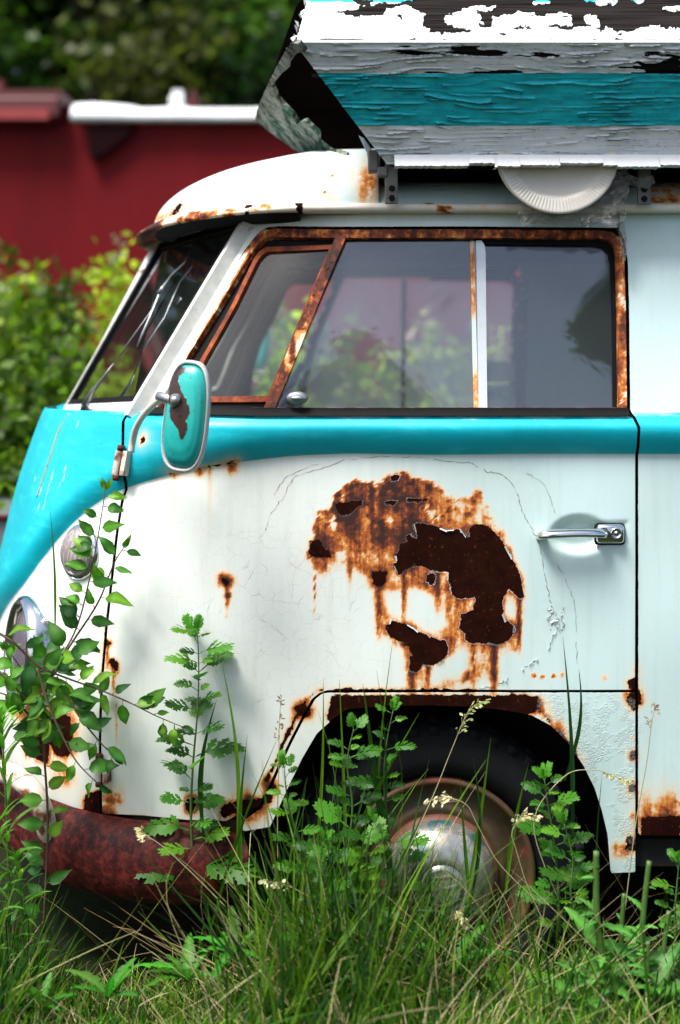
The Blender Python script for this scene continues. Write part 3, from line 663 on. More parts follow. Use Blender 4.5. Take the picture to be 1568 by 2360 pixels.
# ---- roof
XG, AG, YG, ZG = -.09, .43, .075, 1.826
def outl(q, o=0.):
    "gutter outline. q<0 round the front (t=-q), q>=0 along the side"
    if q < 0:
        t = -q; x = XG - AG * math.sin(t); y = YG + (BW - YG) * (1 - math.cos(t)); n = Vector((-math.sin(t) / AG, -math.cos(t) / (BW - YG), 0)).normalized()
    else:
        x = XG + q; y = YG; n = Vector((0, -1, 0))
        if q > 3.05: x, y, n = x, YG + (q - 3.05) ** 2 * 3, n
    return Vector((x, y, ZG)) + n * o, n
qs = [-math.pi / 2 * (1 - (i / 36)) for i in range(36)] + list(np.linspace(0, .176, 14)) + list(np.linspace(.177, .95, 50)) + list(np.linspace(1.0, 3.2, 16))
NW = 26; V = []; F = []
for q in qs:
    o, n = outl(q)
    cx = max(o.x, 0); e = (o.x + .6) / .75
    cxx = .15 if o.x < .15 else o.x
    if o.x < .15: cxx = .15 - (.15 - o.x) * sstep(np.array(o.x), -.35, .15).item() * .55
    C = Vector((cxx, BW, ZG)); ex = 2.0 + .25 * min(1, max(0, (o.x + .3) / .5))
    for j in range(NW + 1):
        w = 1 - math.cos(j / NW * math.pi / 2) if True else j / NW
        hgt = .212 * (1 - (1 - w) ** ex) ** (1 / ex)
        if q > .1765: hgt = min(hgt, .074 * (1 - (1 - min(1, w * 4)) ** 3))     # cut down and flattened under the boat
        p = o.lerp(C, w); V.append((p.x, p.y, ZG + .004 + hgt))
n1 = NW + 1
for i in range(len(qs) - 1):
    for j in range(NW): F.append((i * n1 + j, (i + 1) * n1 + j, (i + 1) * n1 + j + 1, i * n1 + j + 1))
k = len(V); Vf = V + [(x, 2 * BW - y, z) for x, y, z in V]; Ff = F + [tuple(k + i for i in f[::-1]) for f in F]
Va = np.array(Vf); xr, yr = proj(Va[:, 0], Va[:, 1], Va[:, 2]); nr = Va[:, 1] < BW
rn = fbm(xr / 30, yr / 30, 31, 5)
ROOF_H = [[(415, 460), (424, 466), (419, 480), (408, 497), (396, 500), (400, 485), (409, 474)], [(748, 440), (757, 440), (757, 448), (750, 448)], [(750, 458), (775, 460), (770, 465), (752, 463)], [(790, 396), (806, 398), (800, 401)], [(762, 404), (770, 403), (768, 407)]]
hr = np.full(xr.shape, -40.)
for h in ROOF_H: hr = np.maximum(hr, sdp(xr, yr, h))
hr = np.where(nr, hr, -40)
sr = .10 * np.exp(-((xr - 850) / 45.) ** 2 - ((yr - 455) / 22.) ** 2) + .35 * np.exp(-((xr - 850) / 30.) ** 2 - ((yr - 420) / 50.) ** 2) + .55 * np.exp(-((xr - 1530) / 50.) ** 2) * (yr < 480) * (rn + .3) + .5 * np.exp(-((xr - 375) / 30.) ** 2 - ((yr - 500) / 10.) ** 2)
sr = np.where(nr, sr * (.6 + rn), rn * .1) + .3 * np.exp(-np.clip(-hr, 0, 60) / 7.)
roof = meshobj('roof', Vf, Ff, PAINT, VAN, True, attrs=dict(hole=hr, stain=sr, teal=np.full(len(Vf), -1.), tealhi=np.zeros(len(Vf)), cool=np.clip(.5 + (xr - 700) / 500, .4, 1.2), crack=np.full(len(Vf), .1), flake=np.full(len(Vf), .25)))
# rain gutter and front peak, one lip swept round the roof
V = []; F = []; Q = qs + []
for q in Q:
    o, n = outl(q); f = math.sin(-q) if q < 0 else 0; wd = .013 + .036 * f ** 1.2
    dz = -.022 * f
    prof = [(-.004, .010), (wd * .5, .007 + dz * .5), (wd, .004 + dz), (wd + .003, -.002 + dz), (wd, -.010 + dz), (wd * .6, -.011 + dz * .5), (-.004, -.012), (-.02, -.013)]
    for a, b in prof: V.append(Vector((o.x, o.y, ZG)) + n * a + Vector((0, 0, b)))
m = 8
for i in range(len(Q) - 1):
    for j in range(m - 1): F.append((i * m + j, (i + 1) * m + j, (i + 1) * m + j + 1, i * m + j + 1))
V = [tuple(v) for v in V]; k = len(V); Vf = V + [(x, 2 * BW - y, z) for x, y, z in V]; Ff = F + [tuple(k + i for i in f[::-1]) for f in F]
Va = np.array(Vf); xr, yr = proj(Va[:, 0], Va[:, 1], Va[:, 2]); nr = Va[:, 1] < BW; rn = fbm(xr / 12, yr / 12, 41, 4)
sg = np.where(nr, .60 * sstep(rn, .53, .62) * ((xr < 640) | (np.abs(xr - 1030) < 50)) + .7 * np.exp(-((xr - 340) / 28.) ** 2) + .15, .2)
hg = np.where(nr, np.maximum(9 - np.abs(xr - 690) / 1.2, 7 - np.abs(xr - 575) / 1.5) - 2, -40.); hg = np.clip(hg, -40, 9)
gut = meshobj('roof_gutter', Vf, Ff, PAINT, roof, True, attrs=dict(hole=hg, stain=sg, teal=np.full(len(Vf), -1.), tealhi=np.zeros(len(Vf)), cool=np.full(len(Vf), .1), crack=np.zeros(len(Vf)), flake=np.zeros(len(Vf))))
# header panel closing the top of the body under the gutter round the front
V = []; F = []
for i in range(25):
    t = math.pi / 2 * i / 24; o, n = outl(-t if t > 0 else -1e-6, -.002); o2, _ = outl(-t if t > 0 else -1e-6, -.055)
    V += [(o.x, o.y, ZG - .012), (o2.x + .0, o2.y, ZG - .03)]
F = [(2 * i, 2 * i + 1, 2 * i + 3, 2 * i + 2) for i in range(24)]; k = len(V)
V += [(x, 2 * BW - y, z) for x, y, z in V]; F += [tuple(k + i for i in f[::-1]) for f in F]
meshobj('roof_header', V, F, BLACKIN, roof, True)

# ---- mirror on the near door hinge, and its twin on the far door
def outline_rr(n=40):
    pts = []
    for i in range(n):
        a = 2 * math.pi * i / n; c, s = math.cos(a), math.sin(a); e = 2 / 2.9
        pts.append((math.copysign(abs(c) ** e, c), math.copysign(abs(s) ** e, s)))
    return pts
def mirror_unit(far):
    Mx = Matrix.Translation(P(430, 959, -.19)) @ Matrix.Rotation(R(6.5), 4, 'Y') @ Matrix.Rotation(R(-20), 4, 'Z')
    if far: Mx = Matrix.Translation((-.30, 2 * BW + .13, 1.53)) @ Matrix.Rotation(R(5), 4, 'Y') @ Matrix.Rotation(R(-16), 4, 'Z')
    rr = outline_rr(); a, b = .0465, .1105
    def ring(sc, y, da=0): return [Mx @ Vector((px * (a * sc + da) * (1 + .10 * pz * -.6), y, pz * (b * sc + da))) for px, pz in rr]
    V = []; F = []; L = [ring(.02, -.030), ring(.35, -.0285), ring(.62, -.0245), ring(.82, -.0175), ring(.92, -.010), ring(.95, -.002)]
    for l in L: V += l
    n = len(rr)
    for i in range(len(L) - 1):
        for k in range(n): F.append((i * n + k, i * n + (k + 1) % n, (i + 1) * n + (k + 1) % n, (i + 1) * n + k))
    Va = np.array([tuple(v) for v in V]); x, y = proj(Va[:, 0], Va[:, 1], Va[:, 2])
    polys = [[(384, 856), (400, 842), (428, 848), (424, 858), (412, 866), (412, 885), (422, 905), (430, 925), (438, 945), (436, 962), (428, 968), (432, 985), (418, 1018), (410, 990), (396, 972), (388, 930), (380, 905), (392, 885), (393, 865), (384, 868)],[(380, 868), (392, 850), (384, 880)]]
    # denser shell for the paint detail
    ho = np.full(x.shape, -40.)
    me = meshobj('wing_mirror', V, F, None or MIRPAINT, VAN, True, attrs=dict(hole=np.array(ho)), label='turquoise wing mirror with paint worn to brown' if not far else None)
    sub = me.modifiers.new('s', 'SUBSURF'); sub.levels = 0; sub.render_levels = 0
    # subdivide by hand and recompute the attribute
    bm = bmesh.new(); bm.from_mesh(me.data); bmesh.ops.subdivide_edges(bm, edges=bm.edges[:], cuts=3, use_grid_fill=True, smooth=0.0); bm.to_mesh(me.data); bm.free(); me.modifiers.clear()
    nv = len(me.data.vertices); co = np.empty(nv * 3, np.float32); me.data.vertices.foreach_get('co', co); co = co.reshape(-1, 3); x, y = proj(co[:, 0], co[:, 1], co[:, 2])
    ho = np.full(x.shape, -40.)
    if not far:
        for q in polys: ho = np.maximum(ho, sdp(x, y, q))
    me.data.attributes['hole'].data.foreach_set('value', (ho + (fbm(x / 8, y / 8, 5) - .5) * 12).astype(np.float32))
    me.data.polygons.foreach_set('use_smooth', [True] * len(me.data.polygons))
    V = []; F = []; L = [ring(.95, -.003, 0), ring(.96, -.009, .002), ring(1., -.009, .001), ring(1., -.002, .0035), ring(1., .006, .003), ring(.97, .008, .0), ring(.9, .006, 0)]
    for l in L: V += l
    for i in range(len(L) - 1):
        for k in range(n): F.append((i * n + k, i * n + (k + 1) % n, (i + 1) * n + (k + 1) % n, (i + 1) * n + k))
    meshobj('mirror_rim', V, F, GREYTRIM, me, True)
    g_ = ring(.93, .005); meshobj('mirror_glass', g_, [tuple(range(n))], CHROME, me, False)
    arm = MB()
    if not far:
        arm.tube(smooth_pts([P(302, 1042, -.028), P(306, 1015, -.030), P(314, 985, -.05), P(330, 958, -.08), P(352, 934, -.12), P(372, 917, -.15)], 5), .0072, 10)
        ar = arm.build('mirror_arm', CREAMPAINT, me, True)
        cl = MB(); cl.tube([P(361, 911, -.17), P(385, 918, -.175), P(405, 925, -.20)], [.009, .011, .008], 12); cl.tube([P(404, 915, -.222), P(404, 935, -.205)], .010, 12); cl.build('mirror_clamp', DULLMETAL, me, True)
    else:
        arm.tube(smooth_pts([Vector((-.49, 2 * BW - .09, 1.27)), Vector((-.44, 2 * BW + .03, 1.33)), Vector((-.33, 2 * BW + .10, 1.50))], 5), .007, 8); arm.build('mirror_arm', CREAMPAINT, me, True)
g = G('mirror_turquoise'); co = g.co(); nm_ = g.noise(co, 40, 5); hh = g.math('ADD', g.attr('hole'), g.math('MULTIPLY', g.math('SUBTRACT', nm_, .5), 10))
hm_ = g.mr(hh, -.4, .5); c_ = g.mix(g.mr(g.noise(co, 12, 4), .35, .7), (.008, .30, .29), (.03, .42, .36)); c_ = g.mix(g.mr(g.noise(co, 90, 3), .66, .70), c_, (.09, .05, .035))
c_ = g.mix(hm_, c_, (.035, .012, .009)); MIRPAINT = g.fin(g.bsdf(c_, g.mix(hm_, (.22,) * 3, (.4,) * 3), 0, g.bump(g.math('MULTIPLY', hm_, -1), .5, .001), .5))
CREAMPAINT = simple('cream_arm_paint', (.60, .63, .55), .45, scale=60, rust=.30)
mirror_unit(False); mirror_unit(True)

# ---- hinges
def hinge(x, y, hgt, far=False, wid=12):
    p, z = hit(np.array([float(x)]), np.array([float(y)])); n = nrm0(p, z)[0]; c = Vector(surf(p, z, .008)[0])
    def T(v): return Vector((v.x, 2 * BW - v.y, v.z)) if far else v
    m = hgt / SPX / 2; tx = Vector((-n[1], n[0], 0)).normalized() ; tx = tx if tx.x > 0 else -tx; nv = Vector(n)
    lean = Vector((.18 if y < 1200 else 0, 0, 1)).normalized()
    b = MB(); b.tube([T(c - tx * .006 - lean * m), T(c - tx * .006 + lean * m)], .0095, 16); hg_ = b.build('door_hinge', CREAMRUST, VAN, False); shade_auto(hg_)
    b = MB(); a = c + tx * .016 + nv * .002
    pts = [a - lean * m - tx * .006, a - lean * m + tx * .006, a + lean * m + tx * .006, a + lean * m - tx * .006]
    V = [T(q - nv * .012) for q in pts] + [T(q + nv * .005) for q in pts]
    b.add(V, [(4, 5, 6, 7), (0, 1, 5, 4), (1, 2, 6, 5), (2, 3, 7, 6), (3, 0, 4, 7)]); b.build('hinge_plate', CREAMRUST, hg_)
    b = MB(); b.tube([T(c - tx * .004 - lean * (m + .012)), T(c - tx * .004 - lean * m)], .0085, 12); b.tube([T(c - tx * .004 + lean * (m + .012)), T(c - tx * .004 + lean * m)], .0085, 12)
    b.tube([T(c + tx * .005 - lean * m * .95), T(c + tx * .005 + lean * m * .95)], .004, 8); b.build('hinge_pin', REDRUST, hg_, True)
hinge(300, 1071, 58); hinge(237, 1772, 50); hinge(300, 1071, 58, True); hinge(237, 1772, 50, True)

# ---- lamps on the nose
def on_body(x, y, off=0.):
    p, z = hit(np.array([float(x)]), np.array([float(y)])); n = nrm0(p, z)[0]; return Vector(surf(p, z, off)[0]), Vector(n)
def lathe_on(c, n, prof, name, mat, parent, nseg=48, tilt=None):
    M = Matrix.Translation(c) @ n.to_track_quat('Z', 'Y').to_matrix().to_4x4(); b = MB(); b.lathe(prof, M, nseg); return b.build(name, mat, parent, True)
def lens_mat():
    g = G('headlamp_lens'); co = g.co(); wv = g.n('TexWave', {'Vector': g.co((0, 1, 0)), 'Scale': 55.}, bands_direction='Y').outputs[1]
    return g.fin(g.bsdf((.16, .13, .17), .12, .25, g.bump(wv, .35, .004), .8, coat=.6))
LENS = lens_mat()
for far in (False, True):
    c, n = on_body(64, 1498)
    n = (n + Vector((-.42, 0, .05))).normalized()
    if far: c.y = 2 * BW - c.y; n.y = -n.y
    hl = lathe_on(c, n, [(.128, -.03), (.129, .008), (.124, .022), (.114, .030), (.106, .028), (.101, .018), (.100, .006)], 'headlight', CHROME, VAN)
    lathe_on(c, n, [(.101, .008), (.09, .015), (.06, .024), (.03, .028), (0, .029)], 'headlight_lens', LENS, hl)
    c, n = on_body(186, 1272)
    if far: c.y = 2 * BW - c.y; n.y = -n.y
    tl = lathe_on(c, n, [(.062, -.012), (.063, .004), (.058, .010), (.054, .010)], 'turn_signal', CHROME, VAN)
    g = G('scratched_signal_lens') if not far else None
    if g:
        co = g.co(); w_ = g.noise(g.co((200, 200, 12), (0, .4, 0)), 1, 3); SIG = g.fin(g.bsdf(g.mix(g.mr(w_, .45, .62), (.26, .21, .20), (.48, .43, .42)), .38, .35, g.bump(w_, .3, .001), .5))
    lathe_on(c, n, [(.054, .008), (.050, .018), (.038, .028), (.02, .033), (0, .034)], 'signal_lens', SIG, tl)

# ---- bumper
def bumper_pts():
    out = []
    for i in range(13): out.append(-1.021 + i * .08)
    return out + [0, .03, .07, .10, .13]
V = []; F = []; m = 15; bp = bumper_pts()
for ip, p in enumerate(bp):
    X, Y = surf0(np.array([p]), np.array([.45])); n = nrm0(np.array([p]), np.array([.6]))[0]; n[2] = 0
    t = max(0, (p - .03) / .10); hh = .088 * math.sqrt(max(.0, 1 - t * t * .85)); th = .062 * math.sqrt(max(0, 1 - t * t * .85))
    for j in range(m):
        a = math.pi * j / (m - 1); V.append((X[0] + n[0] * (.010 + th * math.sin(a)), Y[0] + n[1] * (.010 + th * math.sin(a)), (.384) + hh * math.cos(a)))
for i in range(len(bp) - 1):
    for j in range(m - 1): F.append((i * m + j, (i + 1) * m + j, (i + 1) * m + j + 1, i * m + j + 1))
F.append(tuple((len(bp) - 1) * m + j for j in range(m)))
k = len(V); V += [(x, 2 * BW - y, z) for x, y, z in V]; F += [tuple(k + i for i in f[::-1]) for f in F]
def bumper_mat():
    g = G('bumper_rust_paint'); co = g.co(); a = g.noise(co, 55, 8, .75); b = g.noise(co, 5, 4); c = g.ramp(g.mr(a, .35, .68), [(0, (.008, .002, .002)), (.35, (.034, .005, .004)), (.6, (.075, .009, .007)), (1, (.13, .022, .015))])
    sep = g.n('SeparateXYZ', {0: g.co()}).outputs; up = g.mr(sep[2], .455, .50); rt = g.mr(sep[0], -.45, -.28)
    m_ = g.mr(g.math('ADD', g.math('MULTIPLY', g.math('MULTIPLY', up, rt), .6), g.math('MULTIPLY', a, .7)), .62, .78)  # pale highlight painted on the upper right end of the bumper
    c = g.mix(m_, c, (.62, .42, .28)); return g.fin(g.bsdf(c, .6, 0, g.bump(a, .6, .002), .2))
bum = meshobj('bumper', V, F, bumper_mat(), VAN, True)
for far in (False, True):
    b = MB(); pp = []
    for (x, y, o) in [(-60, 1762, .09), (0, 1748, .09), (60, 1745, .09), (110, 1762, .085), (142, 1795, .08), (157, 1835, .075), (160, 1890, .06), (160, 1915, .03)]:
        c, n = on_body(max(x, 22), y, o); 
        if x < 22: c = c + Vector((-.06, .16, 0)) * ((22 - x) / 40.)
        pp.append(Vector((c.x, 2 * BW - c.y, c.z)) if far else c)
    b.tube(smooth_pts(pp, 5), .0235, 16); b.build('bumper_rail', CREAMRUST, bum, True)
# ---- sill, floor, wheel well, inner skin
sl = MB(); sp_ = H([(205, 1893), (330, 1896), (430, 1899), (560, 1905)], False)
V = []
for a_, b_ in sp_:
    for (o, dz) in ((-.02, .015), (-.008, .0), (-.02, -.03), (-.05, -.05)): 
        q = surf(np.array([a_]), np.array([b_]), o)[0]; V.append((q[0], q[1], q[2] + dz))
F = [(i * 4 + j, (i + 1) * 4 + j, (i + 1) * 4 + j + 1, i * 4 + j + 1) for i in range(3) for j in range(3)]
sl.add(V, F); sl.build('door_step', rust_metal('sill_rust', [(0, (.01, .004, .003)), (.5, (.03, .010, .006)), (.8, (.08, .03, .015)), (1, (.5, .42, .33))], 16), VAN, True)
ch = MB(); ch.box(-.72, -.20, .10, 1.64, .30, .36); ch.box(-.2, .64, .36, 1.38, .30, .36); ch.box(.63, 2.0, .05, 1.69, .36, .42); ch.box(2.0, 3.0, .36, 1.38, .36, .42); ch.box(-.25, .62, .34, 1.40, .36, .95)
ch.box(.63, .645, .05, .34, .36, .95); ch.box(.63, .645, 1.40, 1.69, .36, .95)
ch.box(-.50, -.49, .14, .34, .30, .95)
ch.build('underbody', BLACKIN, VAN)
for s in (0, 1):           # arched inner wings over the front wheels
    ww = MB(); V = []; n = 14
    for i in range(n + 1):
        a = math.pi * i / n; x = .22 - .40 * math.cos(a); z = .33 + .43 * math.sin(a) ** .8
        for y in (.035, .36): V.append((x, y if not s else 2 * BW - y, z))
    ww.add(V, [(2 * i, 2 * i + 1, 2 * i + 3, 2 * i + 2) for i in range(n)])
    yb = .36 if not s else 2 * BW - .36
    ww.add([(x, yb, z) for x in (-.2, .64) for z in (.2, .8)], [(0, 1, 3, 2)])
    ww.build('inner_wing', BLACKIN, VAN, True)
inn = MB(); inn.box(.66, .68, .12, 1.62, .42, 1.25)        # bulkhead behind the bench
inn.box(-.62, -.50, .25, 1.49, .95, 1.30, bev=.03)         # dashboard
inn.build('bulkhead', INTERIOR, VAN)
seat = MB(); seat.box(.10, .60, .22, 1.5, .80, .96, bev=.05); seat.box(.50, .64, .22, 1.5, .9, 1.24, bev=.05); seat.build('bench_seat', simple('seat_vinyl', (.10, .11, .12), .6), VAN, True)
st = MB(); Ms = Matrix.Translation((-.22, 1.30, 1.27)) @ Matrix.Rotation(R(-62), 4, 'Y')
st.tube([Ms @ Vector((.20 * math.cos(a), .20 * math.sin(a), 0)) for a in np.linspace(0, 2 * math.pi, 40)], .011, 8, cap=False); st.tube([Ms @ Vector((0, 0, 0)), Ms @ Vector((-.0, 0, -.5))], .02, 8)
st.tube([Ms @ Vector((.2, 0, 0)), Ms @ Vector((-.2, 0, 0))], .010, 6); st.build('steering_wheel', BLACK, VAN, True)
hl_ = MB()  # roof lining
V = []; Fh = []
for i, x in enumerate(np.linspace(-.34, 3.0, 12)):
    for j, u in enumerate(np.linspace(-1, 1, 13)): V.append((x, BW + u * .74 * min(1, .45 + (x + .34) * 1.6), 1.80 + .17 * (1 - u * u) * min(1, (x + .5) / .4)))
hl_.add(V, [(i * 13 + j, i * 13 + j + 1, (i + 1) * 13 + j + 1, (i + 1) * 13 + j) for i in range(11) for j in range(12)]); hl_.build('roof_lining', INTERIOR, VAN, True)
# ---- peeling paint edges on the door, real curled slivers
fl = MB(); rng = random.Random(5)
ck = MB()
def crackline(pts, w, amp=3.0, seed=1):
    pts = smooth_pts([Vector((x, y, 0)) for x, y in pts], 7); r_ = random.Random(seed); q = []
    for i, v in enumerate(pts): q.append((v.x + r_.uniform(-amp, amp), v.y + r_.uniform(-amp, amp)))
    pz = H(q, False)
    A = surf(np.array([a for a, b in pz]), np.array([b for a, b in pz]), .0006)
    for i in range(len(q) - 1):
        if r_.random() < (.3 if w > 3 else .08): continue
        dx, dy = q[i + 1][0] - q[i][0], q[i + 1][1] - q[i][1]; L = math.hypot(dx, dy) + 1e-6; nx, ny = -dy / L, dx / L
        ww_ = w * (.45 if w > 3 else .55) * r_.uniform(.2, 1.6) / SPX; n3 = Vector((nx * ww_, 0, -ny * ww_))
        a, b = Vector(A[i]), Vector(A[i + 1]); up = Vector((0, -.0022 * r_.uniform(.4, 1.4), 0)) if w > 3 else Vector((0, 0, 0))
        (fl if w > 3 else ck).add([a, b, b + n3 + up, a + n3 + up], [(0, 1, 2, 3)])
crackline([(1085, 1066), (1120, 1085), (1160, 1095), (1188, 1130), (1205, 1180), (1228, 1222), (1245, 1262), (1252, 1310), (1262, 1350), (1270, 1390), (1285, 1420)], 2.0, 2.2, 1)
crackline([(1285, 1420), (1290, 1440), (1275, 1470), (1258, 1500), (1225, 1530), (1190, 1552), (1150, 1578), (1105, 1586)], 6, 3, 2)
crackline([(1215, 1090), (1255, 1120), (1278, 1180)], 1.3, 2, 3); crackline([(1285, 1300), (1310, 1350), (1325, 1400), (1328, 1480), (1335, 1560)], 1.6, 2, 4)
crackline([(800, 1058), (900, 1052), (1000, 1058), (1085, 1066)], 1.4, 2, 5); crackline([(800, 1058), (740, 1080), (680, 1100), (650, 1150), (622, 1190), (614, 1220)], 1.5, 2.5, 6); crackline([(735, 1068), (665, 1098), (632, 1140)], 1.2, 2.5, 8)
crackline([(1262, 1400), (1275, 1412), (1262, 1430), (1282, 1432), (1268, 1452)], 6, 4, 9); crackline([(1300, 1400), (1292, 1420), (1300, 1440), (1285, 1460)], 4, 3, 10)
for h in HOLES[:2]:
    hp = H(h + [h[0]], False); A = surf(np.array([a for a, b in hp]), np.array([b for a, b in hp]), .0008)
    for i in range(len(hp) - 1):
        if rng.random() < .88: continue
        a, b = Vector(A[i]), Vector(A[i + 1]); d = (b - a); 
        if d.length < 1e-6: continue
        n3 = Vector((d.z, 0, -d.x)).normalized() * rng.uniform(.002, .005)
        fl.add([a, b, b + n3 + Vector((0, -.002, 0)), a + n3 * .6 + Vector((0, -.0025, 0))], [(0, 1, 2, 3)])
ck.build('paint_crack', simple('crack_primer', (.20, .15, .12), .8), door, False)
fl.build('peeling_paint', simple('paint_flake', (.48, .50, .46), .5, var=.1), door, False)

# ---- wheels
def wheel(cx, cy, far, sink=0.):
    M = Matrix.Translation((cx, cy, .332)) @ Matrix.Rotation(R(90 if not far else -90), 4, 'X')
    t = MB(); prof = [(.200, -.10), (.215, -.012), (.235, .012), (.262, .020), (.288, .016), (.300, .010), (.318, .001), (.329, -.012), (.332, -.03), (.332, -.11), (.322, -.145), (.25, -.16), (.2, -.13)]
    t.lathe(prof, M, 96)
    for k in range(44):                               # tread blocks on the shoulder
        a = 2 * math.pi * k / 44
        for (r0, r1, h0, h1) in ((.303, .330, -.018, .0045), (.331, .3345, -.115, -.03)):
            q = []
            for (r, h) in ((r0, h0), (r1, h0), (r1, h1), (r0, h1)):
                for da in (0, .075): q.append(M @ Vector((r * math.cos(a + da), r * math.sin(a + da), h)))
            t.add(q, [(0, 1, 3, 2), (2, 3, 5, 4), (4, 5, 7, 6), (6, 7, 1, 0), (0, 2, 4, 6), (1, 7, 5, 3)])
    w = t.build('wheel', TYRE, VAN, True)
    r = MB(); r.lathe([(.2155, -.016), (.216, .006), (.210, .012), (.203, .006), (.198, -.012), (.186, -.026), (.168, -.030), (.155, -.018), (.146, -.010), (.138, -.010), (.10, -.02), (.0, -.02)], M, 96); r.build('rim', RIMMAT, w, True)
    c = MB(); c.lathe([(.131, -.010), (.132, .002), (.129, .006), (.124, .010)], M, 72); c.build('cap_edge', simple('salmon_primer', (.16, .060, .036), .6, rust=.42), w, True)
    c = MB(); c.lathe([(.1245, .006), (.122, .018), (.112, .036), (.098, .052), (.080, .064), (.062, .070), (.052, .0715), (.0505, .0695), (.048, .0700), (.0475, .0735), (.030, .0750), (0, .0755)], M, 72)
    hc = c.build('hub_cap', CAPMAT, w, True)
    # raised round emblem: letters V over W in a ring
    e = MB(); Me = M @ Matrix.Rotation(R(-103), 4, 'Z'); hz = .0755
    def bar_(a, b, wd=.0042):
        a = Vector((*a, 0)); b = Vector((*b, 0)); d = (b - a).normalized(); n = Vector((-d.y, d.x, 0)) * wd / 2
        q = [a - n, a + n, b + n, b - n]; e.add([Me @ (v + Vector((0, 0, hz - .003))) for v in q] + [Me @ (v + Vector((0, 0, hz + .0015))) for v in q], [(4, 5, 6, 7), (0, 1, 5, 4), (1, 2, 6, 5), (2, 3, 7, 6), (3, 0, 4, 7)])
    k = .037
    bar_((-.42 * k, .88 * k), (0, .16 * k)); bar_((.42 * k, .88 * k), (0, .16 * k))
    bar_((-.86 * k, .45 * k), (-.40 * k, -.84 * k)); bar_((-.40 * k, -.84 * k), (0, .02 * k)); bar_((0, .02 * k), (.40 * k, -.84 * k)); bar_((.40 * k, -.84 * k), (.86 * k, .45 * k))
    e.lathe([(.0375, .0735), (.038, hz + .0012), (.041, hz + .0012), (.0415, .0725)], Me, 48)
    e.build('emblem', CAPMAT, hc)
RIMMAT = simple('ochre_rusty_rim', (.075, .047, .018), .6, scale=18, rust=.45, var=.5, rustcol=(.14, .035, .012))
def cap_mat():
    g = G('worn_hub_cap'); co = g.co(); a = g.noise(co, 12, 5, .6); b = g.noise(co, 60, 6, .7); c = g.mix(g.mr(a, .4, .6), (.40, .40, .36), (.55, .54, .48))
    tq = g.mr(g.math('ADD', g.noise(g.co((1, 1, 1), loc=(3, 1, 7)), 9, 3), g.math('MULTIPLY', b, .1)), .60, .66); c = g.mix(g.math('MULTIPLY', tq, .85), c, (.03, .30, .36))
    ru = g.mr(g.math('ADD', g.math('MULTIPLY', a, .5), g.math('MULTIPLY', b, .5)), .55, .66); c = g.mix(g.math('MULTIPLY', ru, .8), c, (.22, .10, .045))
    return g.fin(g.bsdf(c, g.mix(ru, (.25,) * 3, (.7,) * 3), g.math('MULTIPLY', .75, g.math('SUBTRACT', 1, ru)), g.bump(b, .25, .001), .5))
CAPMAT = cap_mat()
WX = (1013.5 - CX) / SPX * (CAMD + .06) / CAMD
wheel(WX, .075, False); wheel(WX, 2 * BW - .075, True); wheel(WX + 2.28, .075, False); wheel(WX + 2.28, 2 * BW - .075, True)
# ================================================================== THE BOAT ON THE ROOF
def boat_mat():
    g = G('peeling_boat_paint'); bare = g.attr('bare'); tl = g.attr('tealb'); dk = g.attr('crk')
    co = g.co(); gr = g.noise(g.co((3, 120, 120)), 1, 6, .65); nf = g.noise(co, 70, 5, .65); nl = g.noise(g.co((5, 20, 20)), 1, 4)
    nx = g.noise(g.co((16, 60, 60)), 1, 6, .7)
    b = g.mr(g.math('ADD', bare, g.math('MULTIPLY', g.math('SUBTRACT', nf, .5), 2.0)), -.15, .15)
    wood = g.mix(g.mr(gr, .35, .68), (.003, .0026, .0026), (.030, .026, .024))
    wh = g.mix(g.mr(nl, .35, .7), (.62, .68, .70), (.78, .80, .80)); wh = g.mix(g.mr(nf, .62, .75, 0, .5), wh, (.30, .28, .24))
    te = g.mix(g.mr(nx, .35, .68), (.001, .36, .44), (.015, .60, .66)); te = g.mix(g.mr(nf, .66, .74, 0, .6), te, (.0, .10, .13))
    p = g.mix(g.mr(tl, -.05, .05), wh, te)
    p = g.mix(g.math('MULTIPLY', g.mr(dk, .3, 1), .92), p, (.015, .014, .014))
    fcr = g.mr(g.n('TexNoise', {'Vector': g.co((3.2, 90, 90)), 'Scale': 1., 'Detail': 5., 'Roughness': .6, 'Distortion': .4}).outputs[0], .49, .5); fc2 = g.math('SUBTRACT', fcr, g.mr(g.n('TexNoise', {'Vector': g.co((3.2, 90, 90)), 'Scale': 1., 'Detail': 5., 'Roughness': .6, 'Distortion': .4}).outputs[0], .505, .515)); p = g.mix(g.math('MULTIPLY', g.math('MULTIPLY', fc2, g.mr(nf, .42, .55)), .75), p, (.05, .05, .055)); c = g.mix(b, p, wood)
    h = g.math('ADD', g.math('MULTIPLY', g.math('MULTIPLY', gr, b), .8), g.math('MULTIPLY', nx, .25))
    return g.fin(g.bsdf(c, g.mix(b, (.5,) * 3, (.85,) * 3), 0, g.bump(h, .5, .002), g.math('MULTIPLY', .35, g.math('SUBTRACT', 1, b))))
BOATM = boat_mat()
BX0, BX1 = -.094, 2.85
BOAT = empty('wooden_boat', (1.3, .28, 1.91), 'old wooden boat with peeling white and turquoise planks laid on the van roof', 'boat')
BARE_T = [(566.4 + .6388 * x, .6388 * y) for x, y in [(370,-90),(640,-90),(1700,-90),(1700,128),(1500,122),(1345,130),(1300,108),(1280,132),(1200,130),(860,122),(670,122),(640,100),(530,65),(400,65),(330,50),(310,35),(400,40),(430,22),(380,12)]]
